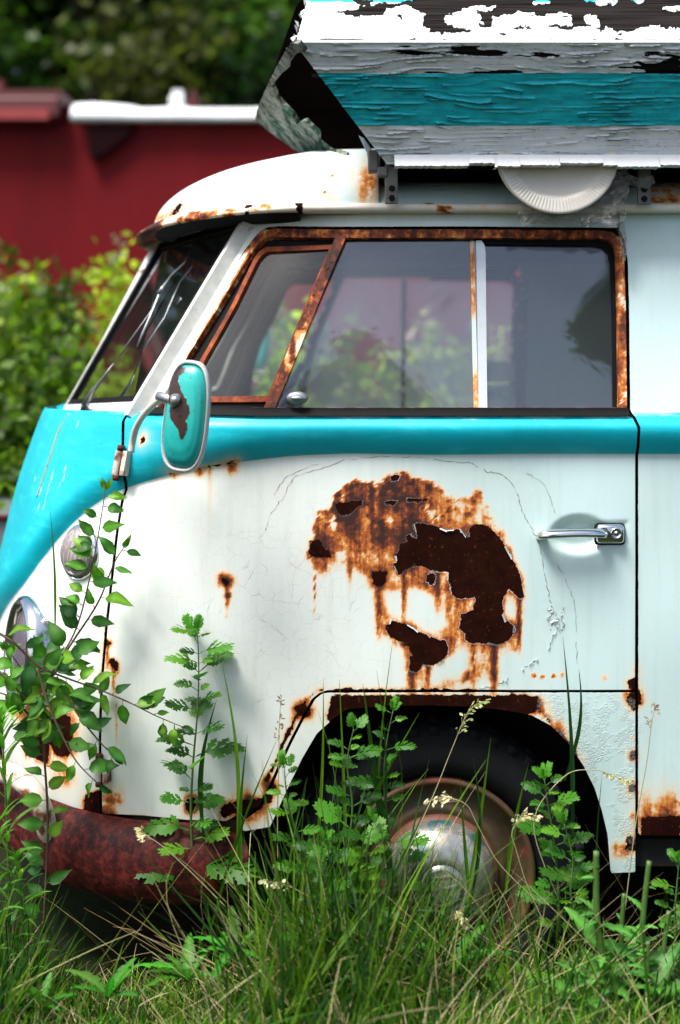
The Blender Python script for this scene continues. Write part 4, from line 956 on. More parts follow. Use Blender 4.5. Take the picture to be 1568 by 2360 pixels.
ISL = [[(566.4 + .6388 * x, .6388 * y) for x, y in q] for q in [
 [(720,58),(790,52),(850,56),(852,95),(780,105),(722,97)],[(890,65),(960,60),(985,48),(1000,58),(1178,60),(1177,93),(1100,96),(890,106)],[(1228,66),(1272,63),(1270,93),(1229,93)],[(783,104),(940,106),(1080,101),(1175,112),(1240,103),(1277,108),(1275,134),(850,126)],
 [(505,38),(560,30),(636,42),(630,60),(560,55),(500,54)],[(780,36),(893,32),(893,44),(785,46)],[(565,62),(640,60),(640,105),(520,118),(480,108),(570,86)],[(1035,10),(1090,4),(1092,16),(1040,22)],[(1215,-5),(1330,-8),(1335,14),(1218,18)],[(1395,8),(1432,8),(1430,16),(1398,16)],[(1345,128),(1400,112),(1470,104),(1568,110),(1568,135)],[(1500,28),(1600,25),(1600,36),(1510,38)],[(370,-10),(520,-6),(620,-8),(560,12),(500,20),(440,10)]]]
def plank(name, top, bot, kind, parent, nv=170):
    "top/bot: functions of u (0 bow .. 1 stern) giving points"
    us = np.concatenate([np.linspace(0, .315, 370), np.linspace(.32, 1, 60)]); vs = np.linspace(0, 1, nv)
    U, Vv = np.meshgrid(us, vs, indexing='ij')
    T = np.array([tuple(top(u)) for u in us]); B = np.array([tuple(bot(u)) for u in us])
    Pp = T[:, None, :] * (1 - Vv[..., None]) + B[:, None, :] * Vv[..., None]
    n = np.cross(T[200] - T[10], B[200] - T[200]); n /= np.linalg.norm(n)
    if n[1] > 0: n = -n
    X = Pp[..., 0]; hw = np.linalg.norm(B[200] - T[200]); vm = Vv * hw
    x, y = proj(Pp[..., 0], Pp[..., 1], Pp[..., 2])
    bend = fbm(X * 3.1, vm * 8, 60, 4)
    row = vm * 74 + bend * 6 + .9 * vnoise(X * 5 + np.floor(vm * 74) * 7.7, vm * 0, 3)
    fr = row - np.floor(row); act = .25 + .75 * sstep(fbm(X * 7, vm * 26 + 3, 66, 4), .34, .52)
    act2 = np.where(fbm(X * 9 + np.floor(row) * 3.3, np.floor(row) * 1.7, 67, 3) > .44, 1., .08)
    h = .0065 * fr ** 4 * act * act2
    crk = ((fr > .93) | (fr < .03)) * act2 * sstep(act, .3, .8) * (1. if kind != 'deck' else .6)
    ragn = fbm(x / 26, y / 7, 71, 5) - .5
    if kind == 'deck':
        bare = sdp(x, y, BARE_T)
        for q in ISL: bare = np.minimum(bare, -sdp(x, y, q))
        bare = np.where(X > .78, (fbm(X * 6, vm * 20, 5) - .42) * 60, bare) + ragn * 22
        bare = np.where(x < 760, np.minimum(bare, 0) + (fbm(x / 30, y / 5, 12, 4) - .70) * 40, bare)
        tealb = np.where((y < 8) & (x > 700), 1., -1.)
    else:
        f = fbm(X * 7, vm * 42, 81, 5); f2 = fbm(X * 16, vm * 90, 83, 4); f = .65 * f + .35 * f2
        right = sstep(x, 780, 1300)
        vv = Vv
        amt = np.where(vv < .24, .44 - .055 * sstep(vv, 0, .15) - .02 * right + .10 * (1 - right), np.where(vv < .62, .60, .57))
        amt = amt - .13 * np.exp(-((vv - .70) / .035) ** 2) - .07 * np.exp(-((vv - .245) / .02) ** 2) + .12
        amt = amt + .055; amt = np.where(x < 760, .9, amt)
        bare = (f - amt) * 60
        tealb = np.where((vv > .235 + .004 * np.sin(X * 9)) & (vv < .665 - .02 * right * 0), 1., -1.)
    pk = sstep(bare, -.4, .3)
    h = (h + .0028) * (1 - pk) + .0018 * np.exp(-((bare + 1.2) / 1.4) ** 2) + (fbm(X * 4, vm * 160, 5, 3) - .5) * .0012 * pk
    h = h + (fbm(X * 3, vm * 10, 9) - .5) * .004
    Q = Pp + n * h[..., None]; V = Q.reshape(-1, 3); nu, nn = len(us), nv
    I, J = np.meshgrid(np.arange(nu - 1), np.arange(nn - 1), indexing='ij'); a = (I * nn + J).ravel()
    F = np.stack([a, a + 1, a + nn + 1, a + nn], 1).tolist()
    # back side, so that the plank has thickness
    k = len(V); c4 = [Q[0, 0], Q[-1, 0], Q[-1, -1], Q[0, -1]]; back = [tuple(np.array(q) - n * .020) for q in c4]; V = np.concatenate([V, np.array([tuple(q) for q in c4]), np.array(back)])
    F += [(k + 4, k + 5, k + 6, k + 7), (k, k + 1, k + 5, k + 4), (k + 2, k + 3, k + 7, k + 6), (k + 3, k, k + 4, k + 7), (k + 1, k + 2, k + 6, k + 5)]
    pad = lambda a, v: np.concatenate([a.ravel(), np.full(8, v)])
    o = meshobj(name, V, F, BOATM, parent, True, attrs=dict(bare=pad(bare / 3., 5.), tealb=pad(tealb, -1.), crk=pad(crk.astype(float), 0.)))
    return o
LT = lambda u: Vector((BX0 + u * (BX1 - BX0), -.12, 2.146)); LB = lambda u: Vector((.1035 + u * (BX1 - .10 - .1035), .02, 1.914))
DT = lambda u: Vector((-.066 + u * (BX1 - .066), .19, 2.357)); DB = lambda u: Vector((BX0 + .004 + u * (BX1 - BX0), -.119, 2.150))
plank('side_plank', LT, LB, 'side', BOAT); plank('deck_plank', DT, DB, 'deck', BOAT, 150)
# ridge moulding and ragged white bottom rail
wm = simple('chalky_white_rail', (.88, .89, .88), .5, var=.06, scale=90)
b = MB(); us = np.linspace(0, 1, 60); 
for i in range(59):
    a, c = LT(us[i]), LT(us[i + 1]); w = .0055
    b.add([a + Vector((0, -.004, w)), c + Vector((0, -.004, w)), c + Vector((0, -.008, 0)), a + Vector((0, -.008, 0)), c + Vector((0, .000, -w)), a + Vector((0, .000, -w))], [(0, 1, 2, 3), (3, 2, 4, 5)])
b.build('ridge_moulding', wm, BOAT)
rl = MB(); n = 420; xs_ = np.linspace(.118, 2.7, n); rg = random.Random(4); low = 1.9035; lows = []; cur = 0
for i in range(n):
    if rg.random() < .09: cur = rg.uniform(-.003, .002)
    if rg.random() < .03: cur = .006
    lows.append(low + cur + rg.uniform(-.0008, .0008))
for i in range(n - 1):
    x0, x1 = xs_[i], xs_[i + 1]
    rl.add([(x0, .002, 1.9325), (x1, .002, 1.9325), (x1, -.006, 1.9312), (x0, -.006, 1.9312), (x1, -.030, lows[i]), (x0, -.030, lows[i]), (x1, .012, lows[i]), (x0, .012, lows[i])], [(0, 1, 2, 3), (3, 2, 4, 5), (5, 4, 6, 7)])
rl.build('bottom_rail', wm, BOAT)
# raked bow board with its broken-out middle
TP0 = Vector((BX0, -.12, 2.146)); TPl = Vector((-.224, .69, 2.146)); TPb = Vector((.1035, .02, 1.914)); Tn = (TPl - TP0).cross(TPb - TP0).normalized()
if Tn.x > 0: Tn = -Tn
Ta = (TPl - TP0).normalized(); Tb = Tn.cross(Ta).normalized()
def onT(x, y):
    o = Vector((0, -CAMD, CAMZ)); d = P(x, y) - o; q = o + d * ((TP0 - o).dot(Tn) / d.dot(Tn)); return ((q - TP0).dot(Ta), (q - TP0).dot(Tb))
tout = [onT(x, y) for x, y in [(676, 94), (665, 108), (655, 125), (640, 151), (624, 184), (607, 222), (594, 254), (591, 272), (626, 303), (702, 357), (760, 445), (800, 440), (800, 356), (791, 352), (759, 345), (736, 325), (734, 304), (704, 275), (686, 284), (677, 261), (652, 238), (638, 220), (629, 194), (638, 181), (647, 170), (663, 158), (665, 146), (677, 128), (692, 117), (704, 118), (690, 97)]]
tin = [onT(x, y) for x, y in [(686, 117), (677, 128), (665, 146), (663, 158), (647, 170), (638, 181), (629, 194), (638, 220), (652, 238), (677, 261), (686, 284), (704, 275), (734, 304), (736, 325), (759, 345), (791, 352), (800, 340), (822, 314), (834, 330), (856, 372), (880, 372), (812, 277), (755, 206), (725, 162), (700, 128)]]
def fnT(a, c, off=0.):
    a = np.asarray(a); c = np.asarray(c); off = off + .004 * fbm(a * 60, c * 60, 7, 4); return np.array(TP0)[None] + a[:, None] * np.array(Ta) + c[:, None] * np.array(Tb) + np.array(Tn) * (np.asarray(off)[..., None] if hasattr(off, '__len__') else off)
g = G('mossy_bow_board'); co = g.co(); n1 = g.noise(co, 16, 6, .7); n2 = g.noise(co, 55, 6, .7); z_ = g.n('SeparateXYZ', {0: co}).outputs
c_ = g.mix(g.mr(n2, .4, .6), (.10, .10, .085), (.28, .29, .25)); gm = g.math('MULTIPLY', g.mr(n1, .47, .55), g.mr(z_[2], 2.13, 2.10)); c_ = g.mix(gm, c_, (.02, .12, .075)); c_ = g.mix(g.mr(g.math('ADD', g.math('MULTIPLY', n1, .5), g.math('MULTIPLY', n2, .5)), .49, .55), c_, (.012, .014, .008))
MOSS = g.fin(g.bsdf(c_, .8, 0, g.bump(n2, .8, .004), .2))
tb = panel('bow_board', [tout], .0035, MOSS, BOAT, off=.003, rim=.012, fn=fnT, attrs=False, label='bow board with grey and mossy green flaking paint')
# crumbling edge slivers along the bow
b = MB(); rg = random.Random(9)
for i in range(60):
    t = rg.random(); p = Vector(DT(0)).lerp(LT(0), t * 1) if rg.random() < .45 else TP0.lerp(TPl, rg.random()); d = Vector((rg.uniform(-.010, -.001), rg.uniform(-.004, .004), rg.uniform(-.004, .012))); e = Vector((rg.uniform(-.004, .004), rg.uniform(-.01, .01), rg.uniform(.004, .014)))
    b.add([p, p + e, p + e * .7 + d, p + d * .6], [(0, 1, 2, 3)])
b.build('flaking_edge', wm, BOAT)
# hull closing, far side, floor, inner timbers
hb = MB(); far = [(-.224, .69, 2.146), (2.85, .69, 2.146), (2.75, .55, 1.914), (0, .55, 1.914)]
hb.add(far, [(0, 1, 2, 3)]); hb.add([(.11, .022, 1.9115), (2.75, .022, 1.9115), (2.75, .55, 1.914), (0, .55, 1.914)], [(0, 1, 2, 3)])
hb.add([(-.066, .19, 2.357), (2.78, .19, 2.357), (2.85, .38, 2.357), (-.11, .38, 2.357)], [(0, 1, 2, 3)]); hb.add([(-.11, .38, 2.357), (2.85, .38, 2.357), (2.85, .69, 2.146), (-.224, .69, 2.146)], [(0, 1, 2, 3)])
hb.add([(2.85, -.118, 2.146), (2.85, .69, 2.146), (2.75, .55, 1.914), (2.75, .022, 1.914)], [(0, 1, 2, 3)]); hb.add([(2.85, -.118, 2.146), (2.85, .69, 2.146), (2.85, .38, 2.357), (2.78, .19, 2.357)], [(0, 1, 2, 3)])
WOODD = simple('dark_old_wood', (.012, .007, .0055), .9, scale=30, spec=.02); hb.build('hull_bottom', WOODD, BOAT)
for (x0, x1, y0, y1, z0, z1) in [(-.06, 2.6, -.085, -.045, 2.09, 2.125), (.13, 2.6, .06, .10, 1.93, 1.97)]:
    q = MB(); q.box(x0, x1, y0, y1, z0, z1); q.build('inner_stringer', WOODD, BOAT)
for k in range(6):
    x = .25 + k * .45; q = MB(); q.box(x, x + .03, .07, .5, 1.93, 1.96); q.build('rib', WOODD, BOAT)

# ---- rack irons that carry the boat
RACK = empty('roof_rack', (.1, .1, 1.83), 'grey bolted iron brackets between the roof gutter and the boat', 'roof rack')
DM = simple('grimy_bracket', (.16, .16, .15), .6, .3, scale=80, rust=.4)
def bracket(x, y0, y1, w):
    a = P(x - w, y1, .035); c = P(x + w, y0, .035); b = MB(); b.box(a.x, c.x, .030, .040, a.z, c.z, bev=.002); br = b.build('bracket', DM, RACK)
    for yy in (y1 - 14, y1 - 36):
        b = MB(); b.lathe([(0, .006), (.006, .006), (.0075, 0)], Matrix.Translation(P(x + 1, yy, .030)) @ Matrix.Rotation(R(90), 4, 'X'), 6); b.build('bolt', BLACK, br)
    b = MB(); b.box(a.x, c.x, .04, .60, 1.880, 1.902); b.build('cross_bar', BLACKIN, RACK)
bracket(902, 368, 470, 15); bracket(1484, 388, 472, 15)
bracket(1484 + 1250, 388, 472, 15)
b = MB(); a = P(848, 398, .05); c = P(872, 348, .05); b.box(a.x, c.x, .03, .07, a.z, c.z, bev=.004); b.box(a.x + .02, c.x + .02, .025, .05, a.z - .012, a.z + .010, bev=.003); b.build('clamp', DM, RACK)
b = MB(); a = [P(845, 352, .06), P(838, 318, .06), P(826, 312, .08), P(842, 345, .05), P(852, 392, .04), P(858, 350, .05), P(850, 330, .06)]
b.add([a[2], a[1], a[6], a[5], a[4], a[0]], [(0, 1, 2, 3, 4, 5)]); b.build('torn_splinter', simple('pale_blue_splinter', (.30, .38, .42), .7, scale=60), BOAT)
# dark baffle standing for the shade inside the roof cut, above the pale strip
b = MB(); b.box(.08, 3.0, .16, .19, 1.895, 1.93); b.build('dark_baffle', WOODD, BOAT)

# ---- paper plates tucked behind the rail
pm = simple('off_white_paper_plate', (.60, .57, .50), .45, var=.06, scale=20, bump=.05)
for i, (dx, dy, dY) in enumerate([(0, 0, 0), (-7, -4, .008)]):
    c = P(1286 + dx, 357 + dy, .006 + dY); M = Matrix.Translation(c) @ Matrix.Rotation(R(90 - 5), 4, 'X') @ Matrix.Rotation(R(0), 4, 'Z')
    NA = 288; V = []; F = []; k_ = 1 / SPX
    prof = [(0, .0), (60, .0), (72, .0005), (80, .001), (86, .0035), (90, .0035), (96, .0065), (102, .0105), (106, .0125), (114, .0135), (122, .0148), (130, .016), (134, .0165), (137.5, .0155), (139, .013)]
    for r, h in prof:
        for a in range(NA):
            t = 2 * math.pi * a / NA; fl_ = .0014 * math.cos(t * 96) * (1 if 104 < r < 133 else 0)
            V.append(M @ Vector((r * k_ * math.cos(t), r * k_ * math.sin(t), h + fl_ - .01)))
    for r in range(len(prof) - 1):
        for a in range(NA): F.append((r * NA + a, r * NA + (a + 1) % NA, (r + 1) * NA + (a + 1) % NA, (r + 1) * NA + a))
    pl = meshobj('paper_plate', V, F, pm, None, True)
    set_props(pl, 'fluted off-white paper plate hanging below the boat, foremost of two' if i == 0 else 'second paper plate, its edge just showing left behind the front plate', 'plate', 'paper plates under the boat rail')
# ---- crumpled clear plastic
g = G('crumpled_clear_plastic'); co = g.co(); n1 = g.noise(g.co((26, 26, 60), (0, .6, 0)), 1, 6, .7, 1.5)
tr = g.n('BsdfTransparent', {'Color': (.80, .80, .78)}); pr = g.bsdf((.35, .34, .32), .18, 0, g.bump(n1, 1., .02), 1.); m_ = g.n('MixShader'); g.put(m_.inputs[0], g.mr(n1, .35, .75, .22, .75)); g.put(m_.inputs[1], tr.outputs[0]); g.put(m_.inputs[2], pr)
PLAS = g.fin(m_.outputs[0])
V = []; F = []
def crump(poly, seed, h=4, base=-.012):
    pu, F_, be = snapmesh([poly], h); x, y = pu[:, 0], pu[:, 1]
    Y = base - .020 * (fbm(x / 22, y / 22, seed, 4) - .2) - .012 * np.abs(fbm((x + y) / 9, (x - y) / 26, seed + 3, 3) - .5) * 2
    b0 = len(V)
    V.extend([tuple(P(a, b, c)) for a, b, c in zip(x, y, Y)]); F.extend([tuple(b0 + i for i in f) for f in F_.tolist()])
crump([(1196, 470), (1215, 462), (1260, 480), (1330, 490), (1380, 455), (1395, 420), (1415, 385), (1440, 378), (1452, 410), (1450, 440), (1440, 470), (1444, 500), (1430, 520), (1400, 522), (1380, 512), (1350, 526), (1330, 512), (1280, 518), (1240, 515), (1200, 522), (1192, 500)], 3, 3.2, .012)
crump([(1420, 515), (1438, 510), (1446, 560), (1442, 600), (1434, 596), (1430, 560)], 9, 3, .03)
crump([(1440, 398), (1475, 412), (1505, 402), (1510, 422), (1490, 436), (1450, 426)], 12, 4, .02)
o = meshobj('plastic_sheet', V, F, PLAS, None, True); set_props(o, 'crumpled clear plastic hanging behind and beside the paper plates', 'plastic sheet')
# ---- notice papers inside the far window, dry smears on that glass
def farP(x, y, Y=1.66): return P(x, y, Y)
g = G('faded_notice'); tp_ = g.n('BsdfTranslucent', {'Color': (.9, .95, .95)}); mp_ = g.n('MixShader', {0: .7}); g.put(mp_.inputs[1], g.bsdf((.8, .85, .85), .7, 0)); g.put(mp_.inputs[2], tp_.outputs[0]); PAPM = g.fin(mp_.outputs[0]); 
for i, q in enumerate([[(1112, 830), (1189, 834), (1186, 880), (1112, 880)], [(1112, 888), (1186, 888), (1190, 946), (1112, 946)]]):
    V = [farP(x, y) for x, y in q]
    o = meshobj('paper_notice', V, [(0, 1, 2, 3)], PAPM, None, False)
    set_props(o, 'blank faded paper stuck to the far side window, upper of two' if i == 0 else 'faded printed paper in the far side window, lower of two', 'paper', 'papers in the far window')
    if i == 1:
        b = MB(); rg = random.Random(3)
        for yy, n, dx, hh in ((903, 8, 0, 4), (910, 7, 4, 4), (917, 13, -2, 2.6), (944, 6, 0, 3)):
            x = 1120 + dx
            for k in range(n):
                w = rg.uniform(2.5, 4.2); 
                if n > 10: w *= .7
                b.add([farP(x, yy - hh / 2, 1.658), farP(x + w, yy - hh / 2, 1.658), farP(x + w * .9, yy + hh / 2, 1.658), farP(x, yy + hh / 2, 1.658)], [(0, 1, 2, 3)]); x += w + 1.6
        b.build('printed_lines', simple('teal_print', (.03, .14, .15), .7), o)
# ================================================================== GROUND, BARN, TREES, BUSHES
def ghz(X, Y):
    X = np.asarray(X, float); Y = np.asarray(Y, float)
    z = .10 + .10 * sstep(-Y, -.10, .5) - .05 * sstep(Y, .05, .5) * (Y < 3) + .05 * (fbm(X * 2.3 + 9, Y * 2.3, 5, 4) - .5)
    return z + .25 * (fbm(X * .3 + 3, Y * .3, 7, 3) - .5) * sstep(np.hypot(X, Y), 2.5, 7)
ax = np.concatenate([-np.geomspace(90, 1.6, 22), np.linspace(-1.5, 1.6, 90), np.geomspace(1.7, 90, 22)]); ay = np.concatenate([-np.geomspace(90, 1.0, 20), np.linspace(-.95, .8, 60), np.geomspace(.9, 90, 26)])
GX, GY = np.meshgrid(ax, ay, indexing='ij'); V = np.stack([GX, GY, ghz(GX, GY)], -1).reshape(-1, 3); n = len(ay)
I, J = np.meshgrid(np.arange(len(ax) - 1), np.arange(n - 1), indexing='ij'); a = (I * n + J).ravel(); F = np.stack([a, a + n, a + n + 1, a + 1], 1).tolist()
g = G('soil_and_thatch'); co = g.co(); n1 = g.noise(co, 3, 6, .6); n2 = g.noise(co, 60, 6, .7)
c_ = g.mix(g.mr(n2, .35, .65), (.010, .007, .005), (.040, .030, .016)); c_ = g.mix(g.mr(n1, .42, .6), c_, (.014, .024, .006))
gr = meshobj('ground', V, F, g.fin(g.bsdf(c_, .9, 0, g.bump(n2, .9, .02), .1)), None, True); set_props(gr, kind='structure')

# ---- red barn
BARN = empty('barn', (0, 9, 0), 'long dark red barn with a pale flaking roof edge behind the van', 'barn')
g = G('dark_red_barn_wall'); co = g.co(); bw = g.n('TexWave', {'Vector': g.co((1, 0, 0)), 'Scale': 1.1, 'Distortion': 0.}, bands_direction='X').outputs[1]; n1 = g.noise(g.co((1.5, 1.5, .25)), 1, 5, .6); n2 = g.noise(co, 8, 5)
c_ = g.mix(g.mr(n1, .35, .7), (.11, .0045, .006), (.17, .007, .010)); c_ = g.mix(g.mr(n2, .6, .75, 0, .5), c_, (.05, .008, .008))
b = MB(); b.box(-9, 12, 9, 9.3, -.2, 3.60); b.box(-9, -8.8, 9.3, 15, -.2, 3.6); b.box(11.8, 12, 9.3, 15, -.2, 3.6); b.box(-9, 12, 15, 15.3, -.2, 3.6); b.build('wall', g.fin(g.bsdf(c_, .6, 0, g.bump(g.math('MULTIPLY', n2, .2), .4, .02), .1)), BARN)
wr = simple('flaking_white_roof_edge', (.80, .82, .83), .6, scale=6, rust=.33, var=.15)
V = []; F = []; xs_ = np.linspace(-2.52, 12.3, 90)
for i, x in enumerate(xs_):
    w = .012 * math.sin(x * 2.1) + .012 * math.sin(x * 7.3) + (.03 if x < -1.9 else 0) - .03
    for (y, z) in ((8.93, 3.60), (8.86, 3.62 + w * .3), (8.92, 3.72 + w * .2), (9.05, 3.78 + w), (9.5, 3.82 + w * .5), (12.2, 4.35), (15.5, 3.85)): V.append((x, y, z))
for i in range(len(xs_) - 1):
    for j in range(6): F.append((i * 7 + j, i * 7 + j + 1, (i + 1) * 7 + j + 1, (i + 1) * 7 + j))
rf = meshobj('roof', V, F, wr, BARN, True)
b = MB(); b.box(-9.2, -2.62, 8.82, 9.0, 3.62, 3.82, bev=.02); b.box(-9.2, -2.62, 8.9, 12.3, 3.80, 3.90); b.build('red_fascia', simple('dark_red_fascia', (.10, .012, .012), .5, scale=5), BARN)
b = MB(); b.box(-9.2, -2.70, 8.78, 8.815, 3.60, 3.70); b.build('gutter_rail', simple('bright_red_strip', (.30, .03, .03), .5, scale=9), BARN)
b = MB()   # triangular iron bracket under the eave
q = [(-2.36, 3.55), (-1.92, 3.56), (-2.0, 3.46), (-2.22, 3.30), (-2.34, 3.24)]; 
b.add([(x, 8.9, z) for x, z in q] + [(x, 8.97, z) for x, z in q], [(0, 1, 2, 3, 4), (0, 5, 6, 1), (1, 6, 7, 2), (2, 7, 8, 3), (3, 8, 9, 4), (4, 9, 5, 0)]); b.build('eave_bracket', simple('dark_bracket', (.012, .003, .004), .9, spec=.05), BARN)
for (x0, x1, z1, m) in ((-1.62, -1.48, 3.88, wr), (-1.44, -1.36, 3.88, REDRUST), (-3.3, -3.2, 3.98, REDRUST), (-3.55, -3.42, 3.96, wr)):
    b = MB(); b.box(x0, x1, 9.05, 9.3, 3.75, z1, bev=.02); b.box(x0 + .02, x1 - .02, 9.1, 9.25, z1 - .01, z1 + .06); b.build('roof_vent', m, BARN)

# ---- leaves: clouds of folded leaf shapes
def leafcloud(mb_V, mb_F, mb_C, C, size, cols, rs, up=.3):
    n = len(C); d = rs.normal(size=(n, 3)); d /= np.linalg.norm(d, axis=1, keepdims=True)
    nrm = rs.normal(size=(n, 3)) + np.array([0, 0, up * 3]); s = np.cross(d, nrm); s /= np.linalg.norm(s, axis=1, keepdims=True) + 1e-9
    L = size * rs.uniform(.6, 1.3, (n, 1)); Wd = L * .34
    a = C - d * L * .5; b = C + s * Wd; c = C + d * L * .5; e = C - s * Wd + np.cross(d, s) * L * .12
    V = np.stack([a, b, c, e], 1).reshape(-1, 3); base = sum(len(v) for v in mb_V)
    F = (base + np.arange(n)[:, None] * 4 + np.arange(4)[None]); mb_V.append(V); mb_F.append(F)
    k = rs.integers(0, len(cols), n); cc = np.array(cols)[k] * rs.uniform(.6, 1.35, (n, 1)); mb_C.append(np.repeat(cc, 4, axis=0))
def cloud_obj(name, Vs, Fs, Cs, mat, parent):
    V = np.concatenate(Vs); F = np.concatenate(Fs); me = bpy.data.meshes.new(name)
    me.vertices.add(len(V)); me.vertices.foreach_set('co', V.astype(np.float32).ravel()); me.loops.add(F.size); me.loops.foreach_set('vertex_index', F.astype(np.int32).ravel())
    me.polygons.add(len(F)); me.polygons.foreach_set('loop_start', np.arange(len(F), dtype=np.int32) * F.shape[1]); me.polygons.foreach_set('loop_total', np.full(len(F), F.shape[1], np.int32))
    me.update(calc_edges=True); me.materials.append(mat); C = np.concatenate(Cs).astype(np.float32)
    at = me.attributes.new('Col', 'FLOAT_COLOR', 'POINT'); at.data.foreach_set('color', np.concatenate([C, np.ones((len(C), 1), np.float32)], 1).ravel())
    o = bpy.data.objects.new(name, me); COL.objects.link(o); o.parent = parent
    return o
BARK = simple('tree_bark', (.07, .055, .04), .85, scale=12, bump=.6)
def make_tree(name, h, rad, nleaf, lsize, cols, seed, label, cat, group=None, conifer=False, crown0=.22):
    rs = np.random.default_rng(seed); root = empty(name, (0, 0, 0), label, cat, group)
    b = MB(); tp = [Vector((0, 0, -.1))]; 
    for i in range(1, 7): tp.append(Vector((rs.normal() * .04 * h * .3, rs.normal() * .04 * h * .3, h * .85 * i / 6)))
    b.tube(tp, [h * .022 * (1 - .13 * i) for i in range(7)], 8)
    Vs, Fs, Cs = [], [], []
    K = 70 if not conifer else 90
    for k in range(K):
        z = h * (crown0 + (1 - crown0) * rs.uniform(0, 1) ** .85)
        f = (z / h - crown0) / (1 - crown0)
        rr = rad * ((1 - f) ** .9 + .04 if conifer else math.sin(math.pi * min(1, .12 + f * .86)) ** .6)
        th = rs.uniform(0, 2 * math.pi); q = rr * (rs.uniform(.25, 1) ** .5)
        c = np.array([q * math.cos(th), q * math.sin(th), z - (.15 * q if conifer else 0)])
        if k % 3 == 0: b.tube([Vector((0, 0, max(.1, z - q * .7))), Vector((c[0] * .5, c[1] * .5, z - q * .25)), Vector(c)], [h * .008, h * .005, h * .002], 5)
        sg = rad * (.17 if not conifer else .12) * rs.uniform(.6, 1.3)
        m = nleaf // K; pts = c + rs.normal(size=(m, 3)) * sg * np.array([1, 1, .65])
        base = np.array(cols)[rs.integers(0, len(cols))] * rs.uniform(.5, 1.4)
        leafcloud(Vs, Fs, Cs, pts, lsize, [base], rs)
    o = b.build('trunk', BARK, root); o.matrix_parent_inverse = Matrix.Identity(4)
    cloud_obj('crown', Vs, Fs, Cs, LEAF, root)
    return root
def dup(root, loc, rz, sc, label=None):
    r = root.copy(); COL.objects.link(r); r.location = loc; r.rotation_euler = (0, 0, rz); r.scale = (sc,) * 3
    if label: r['label'] = label
    for ch in root.children: c = ch.copy(); COL.objects.link(c); c.parent = r; c.matrix_parent_inverse = ch.matrix_parent_inverse.copy()
    return r
DG = [(.018, .055, .010), (.030, .090, .012), (.050, .125, .016), (.075, .16, .02), (.012, .032, .008)]
GRP = 'trees behind the barn'
t1 = make_tree('tree', 9.5, 2.9, 15000, .22, DG, 1, 'dark leafy tree above the red fascia at the far left of the barn', 'tree', GRP)
t2 = make_tree('tree', 10.5, 3.2, 15000, .24, DG + [(.05, .06, .012)], 2, 'dark green tree above the white roof edge, beside the boat bow', 'tree', GRP)
t1.location = (-7.0, 19.5, 0); t2.location = (-1.2, 20, 0); t2.rotation_euler[2] = 1
for i, (src, x, y, rz, sc, lb) in enumerate([(t2, -4.2, 18.6, 2.2, .95, 'dark tree above the end of the red fascia, between its taller neighbours'), (t1, 2.2, 19.5, 3.1, 1.05, 'dark tree rising behind the boat, hidden for the most part'), (t2, 5.9, 20.4, .4, 1., 'dark tree behind the barn, third from the right end'), (t1, 9.5, 19.2, 4.4, 1.1, 'dark tree behind the right end of the barn'),
    (t2, -10.5, 20, 5.0, 1.1, 'dark tree beyond the left end of the barn'), (t1, -5.6, 23.5, 1.4, 1.25, 'tall tree of the back row above the red fascia'), (t2, -2.4, 24, 3.6, 1.2, 'tall tree of the back row above the white roof edge'), (t1, -9, 25, .6, 1.3, 'tall tree of the back row at the far left'), (t2, 1.8, 25, 2.6, 1.2, 'tall tree of the back row behind the boat')]):
    dup(src, (x, y, 0), rz, sc, lb)

# ---- bushes between the van and the barn
YG_ = [(.14, .24, .014), (.24, .36, .02), (.09, .17, .012), (.32, .43, .03), (.035, .075, .010), (.05, .10, .012)]
BUSHT = simple('bush_twig', (.08, .06, .03), .8)
FLM = simple('cream_blossom', (.75, .72, .58), .7)
def make_bush(h, rad, n, cols, seed, label, flowers=0, lsize=.068, name='bush', group='bushes between van and barn'):
    rs = np.random.default_rng(seed); root = empty(name, (0, 0, 0), label, 'bush', group); b = MB(); Vs, Fs, Cs = [], [], []; fl = MB()
    K = 34
    for k in range(K):
        th = rs.uniform(0, 2 * math.pi); f = rs.uniform(0, 1); q = rad * f ** .6; z = h * (1 - .35 * f) * rs.uniform(.35, 1.)
        c = np.array([q * math.cos(th), q * math.sin(th), z]); b.tube([Vector((c[0] * .15, c[1] * .15, -.05)), Vector((c[0] * .6, c[1] * .6, z * .55)), Vector(c)], [.014, .008, .003], 5)
        m = n // K; t = rs.uniform(.35, 1.05, (m, 1)); st = np.array([c[0] * .35, c[1] * .35, z * .3]); pts = st + (c - st) * t + rs.normal(size=(m, 3)) * .09 * rad
        leafcloud(Vs, Fs, Cs, pts, lsize, [np.array(cols[int(rs.integers(0, len(cols)))]) * rs.uniform(.7, 1.3)], rs)
        if k < flowers:
            for j in range(22):
                p = c + rs.normal(size=3) * np.array([.03, .03, .06]) + np.array([0, 0, .05]); s_ = .016
                a = Vector(p); fl.add([a + Vector((-s_, 0, 0)), a + Vector((0, s_ * .6, -s_ * .4)), a + Vector((s_, 0, .2 * s_)), a + Vector((0, -s_ * .6, s_))], [(0, 1, 2, 3)])
    o = b.build('stem', BUSHT, root); o.matrix_parent_inverse = Matrix.Identity(4); cloud_obj('foliage', Vs, Fs, Cs, LEAF, root)
    if flowers: o = fl.build('blossom', FLM, root); o.matrix_parent_inverse = Matrix.Identity(4)
    return root
b1 = make_bush(2.45, .85, 9000, YG_, 11, 'bright green bush left of the windscreen', 10); b1.location = (-1.4, 3.9, 0); b1.scale = (.86,) * 3
b2 = make_bush(1.55, .8, 5200, YG_[:3] + [(.04, .08, .012)], 12, 'low darker bush beside the turquoise nose', 0); b2.location = (-1.9, 2.9, 0)
